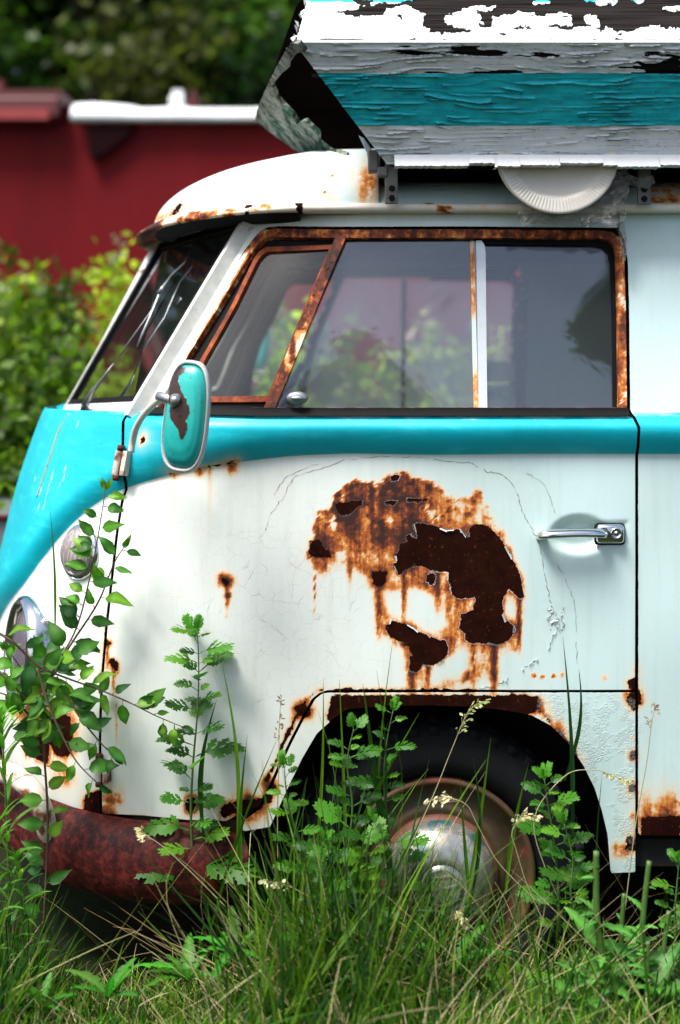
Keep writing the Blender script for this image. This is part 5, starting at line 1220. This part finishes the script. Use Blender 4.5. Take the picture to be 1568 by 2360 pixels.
b3 = make_bush(1.55, .62, 3600, YG_, 13, 'white-flowered bush seen through the front of the door window', 22); b3.location = (-.16, 3.6, 0); b3.scale = (1.2,) * 3
for src, x, y, rz, sc, lb in [(b1, -2.45, 4.6, 2., 1.0, 'tall bright bush at the left edge of the photo'), (b3, -1.75, 4.2, 1.2, 1.35, 'white-flowered bush left of the windscreen'), (b2, -2.6, 3.6, 3., 1.0, 'dark low bush at the left edge below the bright one'), (b1, .80, 4.8, 4., .72, 'sparse bush seen through the middle of the door window'), (b1, 1.35, 5.2, 1., .58, 'small bush seen low beside the papers in the far window'),
    (b2, -.6, 3.3, 5., .9, 'bush seen through the quarter window'), (b2, -1.22, 2.75, 2., 1.12, 'dark bush seen through the windscreen'), (b3, -.32, 4.4, 2., 1.0, 'flowering bush seen between quarter window and door glass'), (b1, .45, 3.9, 2.5, .66, 'thin bush in the middle of the door window'), (b2, 2.6, 4.2, 1.5, 1., 'bush hidden behind the rear of the van'), (b1, -3.6, 5.2, .5, 1.05, 'bush beyond the left edge of the photo')]:
    dup(src, (x, y, 0), rz, sc, lb)
# ---- trees on the photographer's side, mirrored in the glass and the chrome
GR2 = 'trees mirrored in the door window'
c1 = make_tree('conifer_tree', 5.05, 1.6, 22000, .10, [(.012, .03, .012), (.02, .045, .012)], 21, 'dark conifer mirrored in the middle of the door window', 'tree', GR2, True, .12); c1.location = (.22, -8, 0)
c2 = make_tree('roadside_tree', 4.98, .62, 7000, .09, DG[:4], 22, 'leafy tree mirrored as a dark shape at the right end of the door window', 'tree', GR2, False, .78); c2.location = (2.35, -6, 0)
dup(c2, (-9.5, -12, 0), 2, 1.9, 'leafy roadside tree mirrored in the windscreen and bumper')

# ---- grey metal box beyond the nose
b = MB(); V = [(-2.6, 1.95, -.1), (-1.02, 1.95, -.1), (-1.02, 2.6, -.1), (-2.6, 2.6, -.1), (-2.6, 1.95, .905), (-1.02, 1.95, .86), (-1.02, 2.6, .86), (-2.6, 2.6, .905)]
b.add(V, [(0, 1, 5, 4), (1, 2, 6, 5), (2, 3, 7, 6), (3, 0, 4, 7), (4, 5, 6, 7)]); MBX = empty('metal_box', (-1.8, 2.2, 0), 'dark grey metal box with rusty rim beyond the nose of the van', 'box')
b.build('side_sheet', simple('grey_sheet', (.16, .18, .185), .5, .2, scale=14, rust=.33), MBX)
b = MB(); b.tube([Vector((-2.6, 1.945, .905)), Vector((-1.02, 1.945, .86))], .012, 8); b.tube([Vector((-1.02, 1.945, .86)), Vector((-1.02, 1.945, 0))], .012, 8); b.build('rim', REDRUST, MBX, True)
# ================================================================== PLANTS ROUND THE VAN
class LV:
    "leaf-shaped faces with a colour each, joined into one foliage mesh"
    def __init__(s): s.v = []; s.f = []; s.c = []
    def strip(s, L, M_, Rr, col, mid=1.):
        "three rails: left edge, midrib, right edge"
        b = len(s.v); n = len(L)
        for i in range(n): s.v += [tuple(L[i]), tuple(M_[i]), tuple(Rr[i])]
        for i in range(n - 1): s.f += [(b + 3 * i, b + 3 * i + 1, b + 3 * i + 4, b + 3 * i + 3), (b + 3 * i + 1, b + 3 * i + 2, b + 3 * i + 5, b + 3 * i + 4)]
        mc = tuple(min(1, c * mid) for c in col); s.c += [col, mc, col] * n
    def build(s, name, parent, mat=LEAF):
        return meshobj(name, s.v, s.f, mat, parent, True, attrs={'Col': np.array(s.c)})
def frame(d, up):
    d = Vector(d).normalized(); s = d.cross(Vector(up)); s = s.normalized() if s.length > 1e-4 else d.orthogonal().normalized(); return d, s, s.cross(d)
def ovate(lv, base, d, up, L, Wd, col, rg, droop=.35, fold=.25, ser=0):
    d, s, u = frame(d, up); n = 7; A, B, C = [], [], []; p = Vector(base)
    for i in range(n + 1):
        t = i / n; w = Wd * .5 * (math.sin(math.pi * min(1, t * 1.02) ** .80) ** .9 if 0 < t < 1 else .02) * (1 - .12 * t)
        if ser and 0 < t < 1: w *= 1 + ser * ((i % 2) - .5)
        q = p + d * L * t + u * (-droop * L * t * t + .06 * L * math.sin(t * 7 + L * 300))
        A.append(q - s * w + u * w * fold); B.append(q); C.append(q + s * w + u * w * fold)
    k = rg.uniform(.7, 1.3); lv.strip(A, B, C, tuple(min(1, c * k) for c in col), 1.9)
def blade(lv, root, d, L, w, bend, col, rg, n=9, side=None):
    "grass blade: rises along d then arches towards side"
    d = Vector(d).normalized(); side = Vector(side) if side else Vector((rg.uniform(-1, 1), rg.uniform(-1, 1), 0)); 
    if side.length < .1: side = Vector((1, 0, 0))
    side.normalize(); face = d.cross(side); face = face.normalized() if face.length > 1e-3 else Vector((1, 0, 0))
    kink = rg.uniform(.6, 1.7) if rg.random() < .14 else 0; kt = rg.uniform(.35, .8); tw = rg.uniform(-.9, .9); A, B, C = [], [], []; p = Vector(root)
    for i in range(n + 1):
        t = i / n; a = bend * t ** 1.6 + (kink if t > kt else 0); dd = (d * math.cos(a) + side * math.sin(a)).normalized()
        ww = w * .5 * (1 - t ** 2.2) * (.55 + .9 * min(1, t * 3) * .5) + .0002
        f = (face * math.cos(tw * t) + dd.cross(face) * math.sin(tw * t)).normalized(); nn = dd.cross(f)
        A.append(p - f * ww + nn * ww * .3); B.append(p.copy()); C.append(p + f * ww + nn * ww * .3); p = p + dd * (L / n)
    lv.strip(A, B, C, col)
def gz(x, y): return float(ghz(np.array([x]), np.array([y]))[0])
GC = [(.030, .11, .006), (.050, .16, .008), (.014, .065, .010), (.10, .22, .012), (.018, .065, .008), (.15, .29, .015)]
ST = [(.42, .36, .20), (.52, .44, .26), (.30, .22, .12), (.36, .33, .14)]
def gcol(rg, straw=.15):
    c = rg.choice(ST) if rg.random() < straw else rg.choice(GC); k = rg.uniform(.7, 1.4); return tuple(q * k for q in c)
rg = random.Random(77)
# ---- the uncountable grass: short turf, and the tall grass standing against the van
lv = LV()
for i in range(24000):
    y = -.95 + .97 * rg.random() ** .75; x = rg.uniform(-1.0, 1.15) * (1.0 if y > -.3 else .9)
    h = rg.uniform(.04, .13) * (.7 + .6 * vnoise(np.array(x * 4), np.array(y * 4), 5).item()); st_ = rg.random() < .22
    if st_: d = (rg.uniform(-1.6, 1.6), rg.uniform(-.6, .6), rg.uniform(.15, 1)); h *= 1.3
    else: d = (rg.uniform(-.5, .5), rg.uniform(-.4, .4), 1)
    blade(lv, (x, y, gz(x, y) - .01), d, h, rg.uniform(.0016, .0038) * (.6 if st_ else 1), rg.uniform(.2, 1.5), tuple(q * 1.25 for q in gcol(rg, 1 if st_ else .06)), rg, 5)
o = lv.build('short_grass', None, GRASS); set_props(o, 'short green turf mixed with dry straw in front of the van', 'grass', kind='stuff')
lv = LV()
def dens(x):   # how tall the grass stands along the van, photo x
    return np.interp(x, [0, 150, 330, 470, 600, 700, 800, 900, 1000, 1100, 1250, 1380, 1568], [.30, .20, .16, .20, .42, .50, .50, .40, .34, .31, .30, .26, .26])
for i in range(2500):
    px = rg.choice([rg.uniform(-30, 1600), rg.uniform(-30, 1600), rg.gauss(700, 130), rg.gauss(860, 150), rg.gauss(60, 60)]); x = (px - CX) / SPX
    y = rg.uniform(-.34, .02) if rg.random() < .8 else rg.uniform(-.6, -.3)
    if 120 < px < 540 and rg.random() < .78: continue
    if 960 < px < 1260 and rg.random() < .12: continue
    if px > 1330 and rg.random() < .25: continue
    H_ = dens(px) * (rg.uniform(.35, 1.0) if rg.random() < .93 else rg.uniform(1, 1.3)); st_ = rg.random() < .15
    d = (rg.gauss(0, .34) + (.28 if 500 < px < 700 else 0), rg.gauss(0, .12) - .02, 1)
    if st_: d = (rg.gauss(0, .6), rg.gauss(0, .15), .8)
    blade(lv, (x, y, gz(x, y) - .01), d, H_, (rg.uniform(.0024, .0060) * (1.7 if rg.random() < .2 else 1) if not st_ else rg.uniform(.0014, .0026)), rg.uniform(.05, .9) * (1.6 if rg.random() < .2 else 1), tuple(q * (.95 if st_ else .66) for q in gcol(rg, 1 if st_ else .0)), rg, 9)
o = lv.build('tall_grass', None, GRASS); set_props(o, 'tall uncut grass standing along the sill and the front wheel', 'grass', kind='stuff')
# long dry stalks crossing in front of the wheel
lv = LV()
for i in range(170):
    px = rg.gauss(900, 330); x = (px - CX) / SPX; y = rg.uniform(-.34, -.06); s = rg.choice((-1, 1))
    blade(lv, (x, y, gz(x, y) + rg.uniform(0, .06)), (s * rg.uniform(.5, 1.8), rg.uniform(-.1, .1), 1), rg.uniform(.18, .42), rg.uniform(.0012, .0022), rg.uniform(0, .5), tuple(q * rg.uniform(.7, 1.15) for q in rg.choice(ST)), rg, 8, (s, 0, -.2))
o = lv.build('dry_stalks', None, GRASS); set_props(o, 'loose dry straw leaning across the foot of the front wheel', 'straw', kind='stuff')

# ---- single tall blades one can follow from tip to foot
def tip_blade(i, tx, ty, bx, by, Y, w, lab, col=None, bow=0.):
    a, b = P(bx, by, Y), P(tx, ty, Y + .02); lv = LV(); n = 12; A, B, C = [], [], []; sd = Vector((1, .25, 0)).normalized(); d = b - a
    for k in range(n + 1):
        t = k / n; p = a + d * t + Vector((bow * math.sin(math.pi * t), 0, 0)); ww = w / SPX * .5 * (.35 + .65 * min(1, t * 2.2)) * (1 - max(0, t - .35) / .65) ** .8 + .0003
        f = (sd * math.cos(.8 * t) + Vector((0, 1, 0)) * math.sin(.8 * t)); A.append(p - f * ww); B.append(p + Vector((0, ww * .4, 0))); C.append(p + f * ww)
    lv.strip(A, B, C, col or rg.choice(GC)); o = lv.build('grass_blade', None, GRASS); set_props(o, lab, 'grass', 'tall single blades of grass')
for q in [(1297, 1466, 1318, 1990, -.06, 14, 'broad grass blade standing over the right of the wheel, taller of two'), (1334, 1540, 1300, 1800, -.05, 13, 'grass blade with its tip just right of the tallest blade over the wheel arch'), (836, 1575, 905, 2050, -.08, 20, 'broad blade leaning over the dark rust band of the arch'), (906, 1470, 868, 2000, -.05, 6, 'thin stalk reaching into the lower rust hole of the door'),
    (512, 1530, 545, 1980, -.04, 10, 'blade left of the bend of the door bottom'), (570, 1694, 566, 2150, -.07, 12, 'dark upright blade before the right end of the bumper'), (868, 1545, 880, 1980, -.09, 5, 'seedy stalk tip left of the thin stalk under the rust hole'), (1388, 1780, 1395, 2250, -.1, 9, 'blade with its tip on the right edge of the wheel arch'), (1131, 1700, 1075, 2080, -.06, 12, 'blade leaning right across the dark tyre'), (1090, 1745, 1080, 2100, -.07, 12, 'upright blade over the centre of the tyre'), (1060, 1790, 1085, 2110, -.05, 10, 'shorter blade left of the upright one on the tyre'),
    (1218, 1760, 1165, 2060, -.09, 14, 'blade right of the hub cap leaning to the right'), (745, 1560, 720, 2050, -.05, 9, 'blade with its tip at the front corner of the arch'), (782, 1565, 800, 2060, -.06, 9, 'blade just right of the arch corner'), (968, 1640, 790, 2000, -.08, 16, 'long blade slanting over the left half of the arch'), (500, 1610, 470, 1930, -.05, 14, 'blade crossing the bottom of the door by the mugwort'), (640, 1700, 480, 2160, -.12, 9, 'blade slanting from the bumper up to the arch lip'), (116, 1180, 126, 1480, -.02, 6, 'thin grass tip standing before the turn signal')]:
    tip_blade(0, *q, bow=rg.uniform(-.02, .02))

# ---- flowering grasses
def panicle(pts, lab, size=1., col=(.50, .42, .27), n=26, spread=26, group='flowering grasses'):
    pts = [P(x, y, Y) for x, y, Y in pts]; root = empty('flowering_grass', pts[0], lab, 'grass', group); sp = smooth_pts(pts, 8); b = MB(); b.tube(sp, [.0013 - .0007 * i / len(sp) for i in range(len(sp))], 5); b.build('stalk', STRAWM, root, True)
    lv = LV(); b = MB(); m = len(sp); r_ = random.Random(len(lab) * 7)
    for k in range(n):
        t = r_.uniform(.0, 1) ; i = min(m - 2, int((1 - .34 * t) * (m - 1))); o_ = sp[i]; d = (sp[i + 1] - sp[i - 1]).normalized(); sd = Vector((r_.uniform(-1, 1), r_.uniform(-.6, .6), r_.uniform(-.8, .3))); q = o_ + (sd * .6 + d * .9).normalized() * spread / SPX * (.25 + .9 * t) * r_.uniform(.4, 1)
        b.tube([o_, q], .0004, 3)
        for j in range(2):
            a = q + Vector((r_.uniform(-1, 1), 0, r_.uniform(-1, 1))) * .003; ovate(lv, a, d * .8 + sd * .7 + Vector((0, 0, -.4)), (0, -1, .2), .0085 * size, .0030 * size, col, r_, .1, .4)
    b.build('branchlets', STRAWM, root); lv.build('seed_head', root, GRASS)
STRAWM = simple('straw_stalk', (.30, .27, .13), .6, scale=90)
panicle([(880, 2080, -.1), (940, 1960, -.1), (1000, 1830, -.1), (1040, 1730, -.09), (1080, 1640, -.09), (1120, 1615, -.09)], 'flowering grass arching up over the black tyre to the arch', 1., (.32, .36, .16), 34, 20)
panicle([(1240, 2080, -.1), (1150, 1990, -.1), (1100, 1900, -.1), (1075, 1855, -.1), (1030, 1838, -.1), (985, 1845, -.1)], 'pale drooping grass head over the top of the rim', 1.2, (.62, .52, .36), 26, 30)
panicle([(1000, 2160, -.12), (960, 2080, -.12), (930, 2000, -.12), (905, 1960, -.12), (885, 1950, -.12)], 'small straw seed head left of the hub cap', 1.1, (.55, .47, .3), 22, 26)
panicle([(1260, 2140, -.1), (1215, 2040, -.1), (1190, 1960, -.1), (1180, 1920, -.1), (1200, 1885, -.1), (1240, 1880, -.1)], 'feathery seed head in front of the right side of the rim', 1.2, (.50, .42, .26), 30, 26)
panicle([(520, 2090, -.1), (440, 2010, -.1), (380, 1955, -.1), (345, 1930, -.1), (322, 1912, -.1)], 'thin seed head lying across the rusty bumper', 1.1, (.60, .50, .33), 20, 30)
panicle([(1440, 2100, -.08), (1465, 1900, -.08), (1490, 1760, -.07), (1500, 1680, -.07), (1510, 1622, -.07)], 'thin brown grass head before the body panel at the right edge', .9, (.22, .13, .08), 14, 26)
panicle([(640, 1980, -.05), (640, 1860, -.05), (643, 1760, -.05), (643, 1680, -.05), (648, 1605, -.05)], 'thin dark seed head before the door left of the arch', .9, (.16, .09, .06), 18, 12)
panicle([(1290, 2080, -.1), (1230, 1900, -.1), (1300, 1790, -.09), (1370, 1775, -.09), (1420, 1790, -.09), (1450, 1800, -.09)], 'grass head arching right across the arch edge', 1., (.36, .34, .18), 30, 14)
panicle([(820, 2150, -.2), (770, 2100, -.2), (700, 2060, -.2), (660, 2040, -.2), (610, 2030, -.2)], 'straw seed head right of the bumper end', 1.3, (.55, .48, .32), 24, 22)
panicle([(1220, 2200, -.15), (1150, 2180, -.15), (1090, 2140, -.15), (1060, 2110, -.15)], 'drooping straw head below the hub cap', 1.2, (.55, .48, .30), 20, 20)

# ---- leafy twigs in front of the nose
def twig_plant(name, stems, lab, cat, leafL, leafW, cols, seed, group=None, sp=34, stemmat=STEM, r0=.0024, ser=.08, extra=0):
    r_ = random.Random(seed); f = stems[0][0]; root = empty(name, P(*f), lab, cat, group); lv = LV(); b = MB()
    for st in stems:
        pts = smooth_pts([P(*q) for q in st], 8); m = len(pts); b.tube(pts, [r0 * (1.25 - .9 * i / m) for i in range(m)], 7)
        acc = 0; sgn = 1
        for i in range(2, m):
            seg = (pts[i] - pts[i - 1]).length; acc += seg
            if acc > sp / SPX:
                acc = 0; sgn = -sgn; t = (pts[i] - pts[i - 1]).normalized()
                for rep_ in range(1 + (r_.random() < .35)):
                    side = Vector((t.z, 0, -t.x)) * sgn * r_.uniform(.6, 1.3) + t * r_.uniform(.1, .8) + Vector((0, r_.uniform(-.6, .3), r_.uniform(-.35, .25)))
                    pet = pts[i] + side.normalized() * .010; b.tube([pts[i], pet], .0008, 4)
                    L = leafL * r_.uniform(.65, 1.15) * (1 if i < m * .8 else .7)
                    ovate(lv, pet, side, (r_.uniform(-.3, .3), r_.uniform(-1.2, -.2), r_.uniform(.1, 1)), L, L * leafW * r_.uniform(.85, 1.1), r_.choice(cols), r_, r_.uniform(.1, .55), r_.uniform(.1, .5), ser); sgn = -sgn if rep_ else sgn
        t = (pts[-1] - pts[-2]).normalized()
        for k in range(3): ovate(lv, pts[-1], t + Vector((r_.uniform(-.6, .6), r_.uniform(-.4, .2), 0)), (r_.uniform(-.5, .5), -1, .2), leafL * r_.uniform(.4, .7), leafL * .25, r_.choice(cols), r_, .1, .4, ser)
    for k in range(extra):
        q = P(r_.gauss(110, 60), r_.uniform(1500, 1700), r_.uniform(-.10, .04)); ovate(lv, q, (r_.uniform(-1, 1), r_.uniform(-.4, .4), r_.uniform(-.8, .5)), (r_.uniform(-.3, .3), -1, r_.uniform(0, 1)), leafL * r_.uniform(.7, 1.1), leafL * leafW, r_.choice(cols), r_, .3, .3, ser)
    b.build('stem', stemmat, root, True); lv.build('foliage', root); return root
DGL = [(.022, .080, .012), (.034, .11, .014), (.052, .15, .016), (.014, .055, .012), (.09, .19, .018)]
twig_plant('leafy_shrub', [[(100, 2150, .0), (110, 1900, -.02), (100, 1700, -.05), (105, 1600, -.06), (125, 1540, -.06), (175, 1450, -.06), (205, 1340, -.07), (225, 1240, -.07), (238, 1160, -.08), (242, 1130, -.08)], [(118, 1560, -.05), (160, 1490, -.03), (225, 1390, -.03), (262, 1300, -.035), (285, 1262, -.04)],
    [(-20, 1450, -.1), (30, 1480, -.1), (90, 1535, -.09), (160, 1565, -.08), (230, 1590, -.07), (300, 1620, -.07), (360, 1650, -.07), (420, 1675, -.07)], [(-10, 1540, -.1), (40, 1590, -.1), (90, 1640, -.09)], [(85, 1540, -.09), (110, 1620, -.1), (145, 1700, -.1), (180, 1760, -.1), (230, 1810, -.09)],
    [(130, 1560, -.08), (175, 1640, -.08), (230, 1710, -.08), (262, 1740, -.08)], [(90, 1640, -.04), (60, 1560, -.05), (20, 1500, -.06)], [(100, 1700, -.05), (60, 1640, -.08), (10, 1600, -.1), (-30, 1600, -.1)]],
    'dark stemmed leafy shrub growing up past the headlight and turn signal', 'shrub', .052, .60, DGL, 3, sp=22, extra=26)
# ---- mugwort with cut leaves
def cutleaf(lv, base, d, up, L, col, rg):
    d, s, u = frame(d, up); k = rg.uniform(.75, 1.3); c = tuple(q * k for q in col); dr = rg.uniform(.1, .5)
    def at(t, w): return Vector(base) + d * L * t + s * w + u * (-dr * L * t * t + abs(w) * .15)
    A = [at(t, -.03 * L) for t in (0, .4, .8, 1)]; lv.strip(A, [at(t, 0) for t in (0, .4, .8, 1)], [at(t, .03 * L) for t in (0, .4, .8, 1)], c)
    for i, t in enumerate((.28, .5, .7, .86)):
        for sg in (-1, 1):
            ll = L * (.60 - .50 * abs(t - .42)) * rg.uniform(.75, 1.1); a = (.95 - .55 * t); wd = ll * .125
            def b2(q, w): 
                x = q * ll * math.sin(a); y_ = q * ll * math.cos(a); return Vector(base) + d * (L * t + y_ - sg * 0 * w) + s * (sg * x) + (d * math.sin(a) - s * sg * math.cos(a)) * w + u * (-dr * L * (t + y_ / L) ** 2 + x * .12)
            T = (0, .3, .52, .58, .66, .76, .82, 1); Wd = (.7, 1.1, 2.3, 1.0, 1.2, 1.9, .8, .05)
            lv.strip([b2(q, -wd * w) for q, w in zip(T, Wd)], [b2(q, 0) for q in T], [b2(q, wd * w) for q, w in zip(T, Wd)], c)
    T = (.85, .95, 1.08, 1.2); lv.strip([at(t, -.06 * L * w) for t, w in zip(T, (1, 1.4, 1, .05))], [at(t, 0) for t in T], [at(t, .06 * L * w) for t, w in zip(T, (1, 1.4, 1, .05))], c)
MG = [(.030, .12, .010), (.045, .16, .012), (.022, .085, .010), (.08, .22, .014)]
def mugwort(pts, lab, seed, leafL=.078, sp=24, bright=1.):
    r_ = random.Random(seed); root = empty('mugwort_plant', P(*pts[0]), lab, 'plant', 'mugwort plants along the van'); lv = LV(); b = MB(); p3 = smooth_pts([P(*q) for q in pts], 9); m = len(p3); b.tube(p3, [.0030 * (1.1 - .8 * i / m) for i in range(m)], 7); acc = 0; ang = r_.uniform(0, 6)
    for i in range(1, m):
        acc += (p3[i] - p3[i - 1]).length
        if acc > sp / SPX:
            acc = 0; ang += 2.4; f = i / m; L = leafL * (1.15 - .6 * f) * r_.uniform(.55, 1.45); t = (p3[i] - p3[i - 1]).normalized()
            d = Vector((math.cos(ang) * 1.2, math.sin(ang) * .55 - .15, .35 + .4 * f)); cutleaf(lv, p3[i] + d.normalized() * .008, d, (0, -.5, 1), L, tuple(q * bright for q in r_.choice(MG)), r_); b.tube([p3[i], p3[i] + d.normalized() * .012], .0009, 4)
            if r_.random() < .5: d2 = Vector((-d.x, d.y, .7)); cutleaf(lv, p3[i], d2, (0, -.5, 1), L * .6, tuple(q * bright for q in r_.choice(MG)), r_)
    for k in range(4): cutleaf(lv, p3[-1], (r_.uniform(-.7, .7), r_.uniform(-.4, .1), 1), (r_.uniform(-.9, .9), -.6, .2), leafL * r_.uniform(.35, .6), tuple(q * bright * 1.2 for q in MG[1]), r_)
    b.build('stem', STEMG, root, True); lv.build('foliage', root)
mugwort([(448, 2040, -.03), (440, 1880, -.04), (445, 1760, -.04), (455, 1640, -.04), (458, 1540, -.04), (455, 1455, -.045)], 'tall mugwort standing against the lower part of the front door', 1, .066, 17)
mugwort([(790, 2120, -.1), (800, 1980, -.1), (812, 1860, -.1), (800, 1760, -.1), (815, 1680, -.1)], 'mugwort in front of the left side of the wheel arch', 2, .055, 16)
mugwort([(905, 2100, -.06), (900, 1960, -.06), (885, 1820, -.06), (890, 1720, -.06), (905, 1640, -.06)], 'mugwort with its top just under the rust band of the arch', 3, .05, 17)
mugwort([(1290, 2150, -.06), (1285, 2030, -.06), (1275, 1930, -.06), (1262, 1850, -.06), (1255, 1800, -.06)], 'bright mugwort right of the rim before the black arch', 4, .056, 13, 1.3)
mugwort([(700, 2060, -.07), (690, 1950, -.07), (665, 1860, -.07), (655, 1770, -.07)], 'mugwort below the front lip of the wheel arch', 5, .052, 17)
mugwort([(840, 2160, -.16), (850, 2080, -.16), (845, 1960, -.16), (860, 1900, -.16)], 'low mugwort left of the hub cap', 6, .05, 14, .9)
mugwort([(1330, 2150, -.1), (1315, 2060, -.1), (1320, 1980, -.1), (1300, 1900, -.1)], 'second mugwort right of the rim, lower and nearer', 7, .05, 14)
mugwort([(750, 2200, -.2), (745, 2120, -.2), (735, 2020, -.2), (745, 1940, -.2)], 'bright low mugwort between bumper end and wheel', 8, .05, 14, 1.1)
mugwort([(1560, 2200, -.1), (1555, 2120, -.1), (1560, 2040, -.1), (1565, 1990, -.1)], 'small mugwort at the right edge of the photo', 9, .045, 16, 1.2)
mugwort([(1190, 2330, -.22), (1190, 2300, -.22), (1196, 2270, -.22), (1200, 2250, -.22)], 'small mugwort seedling low in front of the wheel', 10, .045, 10, 1.3)
# ---- goldenrod with narrow arching leaves at the left edge
def goldenrod(pts, lab, seed, L0=.10):
    r_ = random.Random(seed); root = empty('goldenrod_plant', P(*pts[0]), lab, 'plant', 'goldenrod at the left edge'); lv = LV(); b = MB(); p3 = smooth_pts([P(*q) for q in pts], 9); m = len(p3); b.tube(p3, [.0032 * (1.1 - .7 * i / m) for i in range(m)], 7); ang = 0
    for i in range(2, m, 1):
        for rep_ in range(2 if i > m * .75 else 1):
            ang += 2.4 + r_.uniform(-.3, .3); f = i / m; d = Vector((math.cos(ang), math.sin(ang) * .6 - .15, .7 + f * .8)); L = L0 * r_.uniform(.7, 1.1) * (1 - .35 * f)
            k = 1 + 1.1 * max(0, f - .6); blade(lv, p3[i], d, L, .0115, r_.uniform(1.0, 1.9) * (1.1 - .6 * f), tuple(q * k for q in r_.choice([(.09, .24, .025), (.13, .30, .03), (.06, .18, .025)])), r_, 8, (d.x, d.y, -.4))
    b.build('stem', STEMG, root, True); lv.build('foliage', root)
goldenrod([(20, 2300, -.12), (22, 2100, -.12), (16, 1900, -.12), (8, 1740, -.12), (0, 1660, -.12)], 'bright goldenrod at the left edge reaching up under the headlight', 1, .105)
goldenrod([(-30, 2300, -.16), (-20, 2150, -.16), (-10, 2020, -.16), (-8, 1900, -.16)], 'lower goldenrod at the left edge, before the bumper', 2, .10)
goldenrod([(60, 2330, -.14), (55, 2200, -.14), (50, 2080, -.14), (40, 1980, -.14)], 'short goldenrod just right of the taller ones', 3, .085)
# ---- stout cut stalks and lobed leaves at the right
def lobed(lv, base, d, up, L, Wd, col, rg):
    d, s, u = frame(d, up); n = 15; A, B, C = [], [], []; dr = rg.uniform(.1, .7); k = rg.uniform(.7, 1.3)
    for i in range(n + 1):
        t = i / n; w = Wd * .5 * math.sin(math.pi * min(1, .06 + t * .94)) ** .7 * ((1.15, .95, .55)[i % 3] if i < n - 2 else .8); q = Vector(base) + d * L * t + u * (.15 * L * t - dr * L * t * t); jag = d * (-.05 * L if i % 3 == 0 else .02 * L)
        A.append(q - s * w + u * w * .3 + jag); B.append(q); C.append(q + s * w + u * w * .3 + jag)
    lv.strip(A, B, C, tuple(q * k for q in col), 2.0)
def thistle(x, yb, yt, Y, r, lab, seed, n=14, lean=0, LL=.135):
    r_ = random.Random(seed); root = empty('lettuce_stalk', P(x, yb, Y), lab, 'plant', 'stout cut stalks at the right'); lv = LV(); b = MB(); pts = smooth_pts([P(x, yb, Y), P(x + lean * .3 + 4, yb * .66 + yt * .34, Y), P(x + lean * .7 - 4, yb * .33 + yt * .67, Y), P(x + lean, yt, Y)], 8); m = len(pts); b.tube(pts, [r * (1.15 - .35 * i / m) for i in range(m)], 10)
    for k in range(n):
        f = r_.random() ** 1.5 * .9; p = pts[int(f * (m - 1))]; a = r_.uniform(0, 6.28); L = LL * (1.25 - f) * r_.uniform(.6, 1.1) * (.55 if f > .55 else 1)
        lobed(lv, p, (math.cos(a), math.sin(a) * .7 - .2, r_.uniform(.2, 1.2)), (0, -.3, 1), L, L * .34, r_.choice([(.035, .12, .022), (.05, .16, .026), (.07, .20, .03)]), r_)
    b.build('stem', STEMG, root, True); lv.build('foliage', root)
thistle(1392, 2400, 1962, -.22, .0075, 'tallest stout green stalk right of the wheel, cut off at the top', 1, 22, -18)
thistle(1460, 2400, 1985, -.20, .0065, 'stout cut stalk at the seam of the rear panel', 2, 20, 36)
thistle(1430, 2400, 2060, -.16, .0055, 'leafy stalk between the two stoutest cut stalks', 3, 22, 8)
thistle(1515, 2390, 2100, -.22, .0055, 'short cut stalk near the right edge', 4, 18, 26)
thistle(1500, 2400, 2170, -.26, .005, 'lowest cut stalk near the right edge', 5, 18, -6)
thistle(1340, 2400, 2200, -.26, .004, 'low leafy plant at the foot of the tallest cut stalk', 6, 24, -10, .10)
# ---- broad-leaved rosettes in the turf
def rosette(px, py, Y, L, lab, seed, n=9, col=(.035, .12, .012)):
    L *= .75; r_ = random.Random(seed); c = P(px, py, Y); lv = LV()
    for k in range(n):
        a = 6.28 * k / n + r_.uniform(-.3, .3); l = L * r_.uniform(.7, 1.15); lobed(lv, c, (math.cos(a), math.sin(a) * .7, r_.uniform(.35, 1.2)), (0, 0, 1), l, l * .30, tuple(q * r_.uniform(.7, 1.4) for q in col), r_)
    o = lv.build('broadleaf_weed', None); set_props(o, lab, 'weed', 'broad-leaved weeds in the turf')
for q in [(840, 2200, -.12, .16, 'broad weed under the left side of the hub cap', 1), (1050, 2225, -.14, .15, 'broad weed lying below the hub cap', 2, 7), (720, 2190, -.2, .13, 'toothed weed between bumper and wheel, near the dark gap', 3), (430, 2260, -.2, .12, 'toothed weed below the right half of the bumper', 4), (250, 2300, -.22, .12, 'broad weed in the turf below the bumper rail', 5), (1250, 2330, -.24, .11, 'pale green weed low in front of the tyre', 6, 9, (.12, .30, .04)),
    (640, 2340, -.25, .12, 'weed at the bottom edge left of centre', 7), (920, 2345, -.26, .11, 'weed at the bottom edge right of centre', 8, 8, (.09, .24, .03)), (1110, 2340, -.25, .10, 'small weed at the bottom edge below the rim', 9), (90, 2330, -.25, .12, 'weed in the bottom left corner', 10), (540, 2200, -.16, .12, 'weed under the end of the bumper', 11), (1480, 2330, -.2, .15, 'broad weed at the foot of the right stalks', 12), (1400, 2290, -.2, .15, 'broad weed spreading at the foot of the tallest stalk', 13, 12, (.045, .15, .025))]:
    rosette(*q)
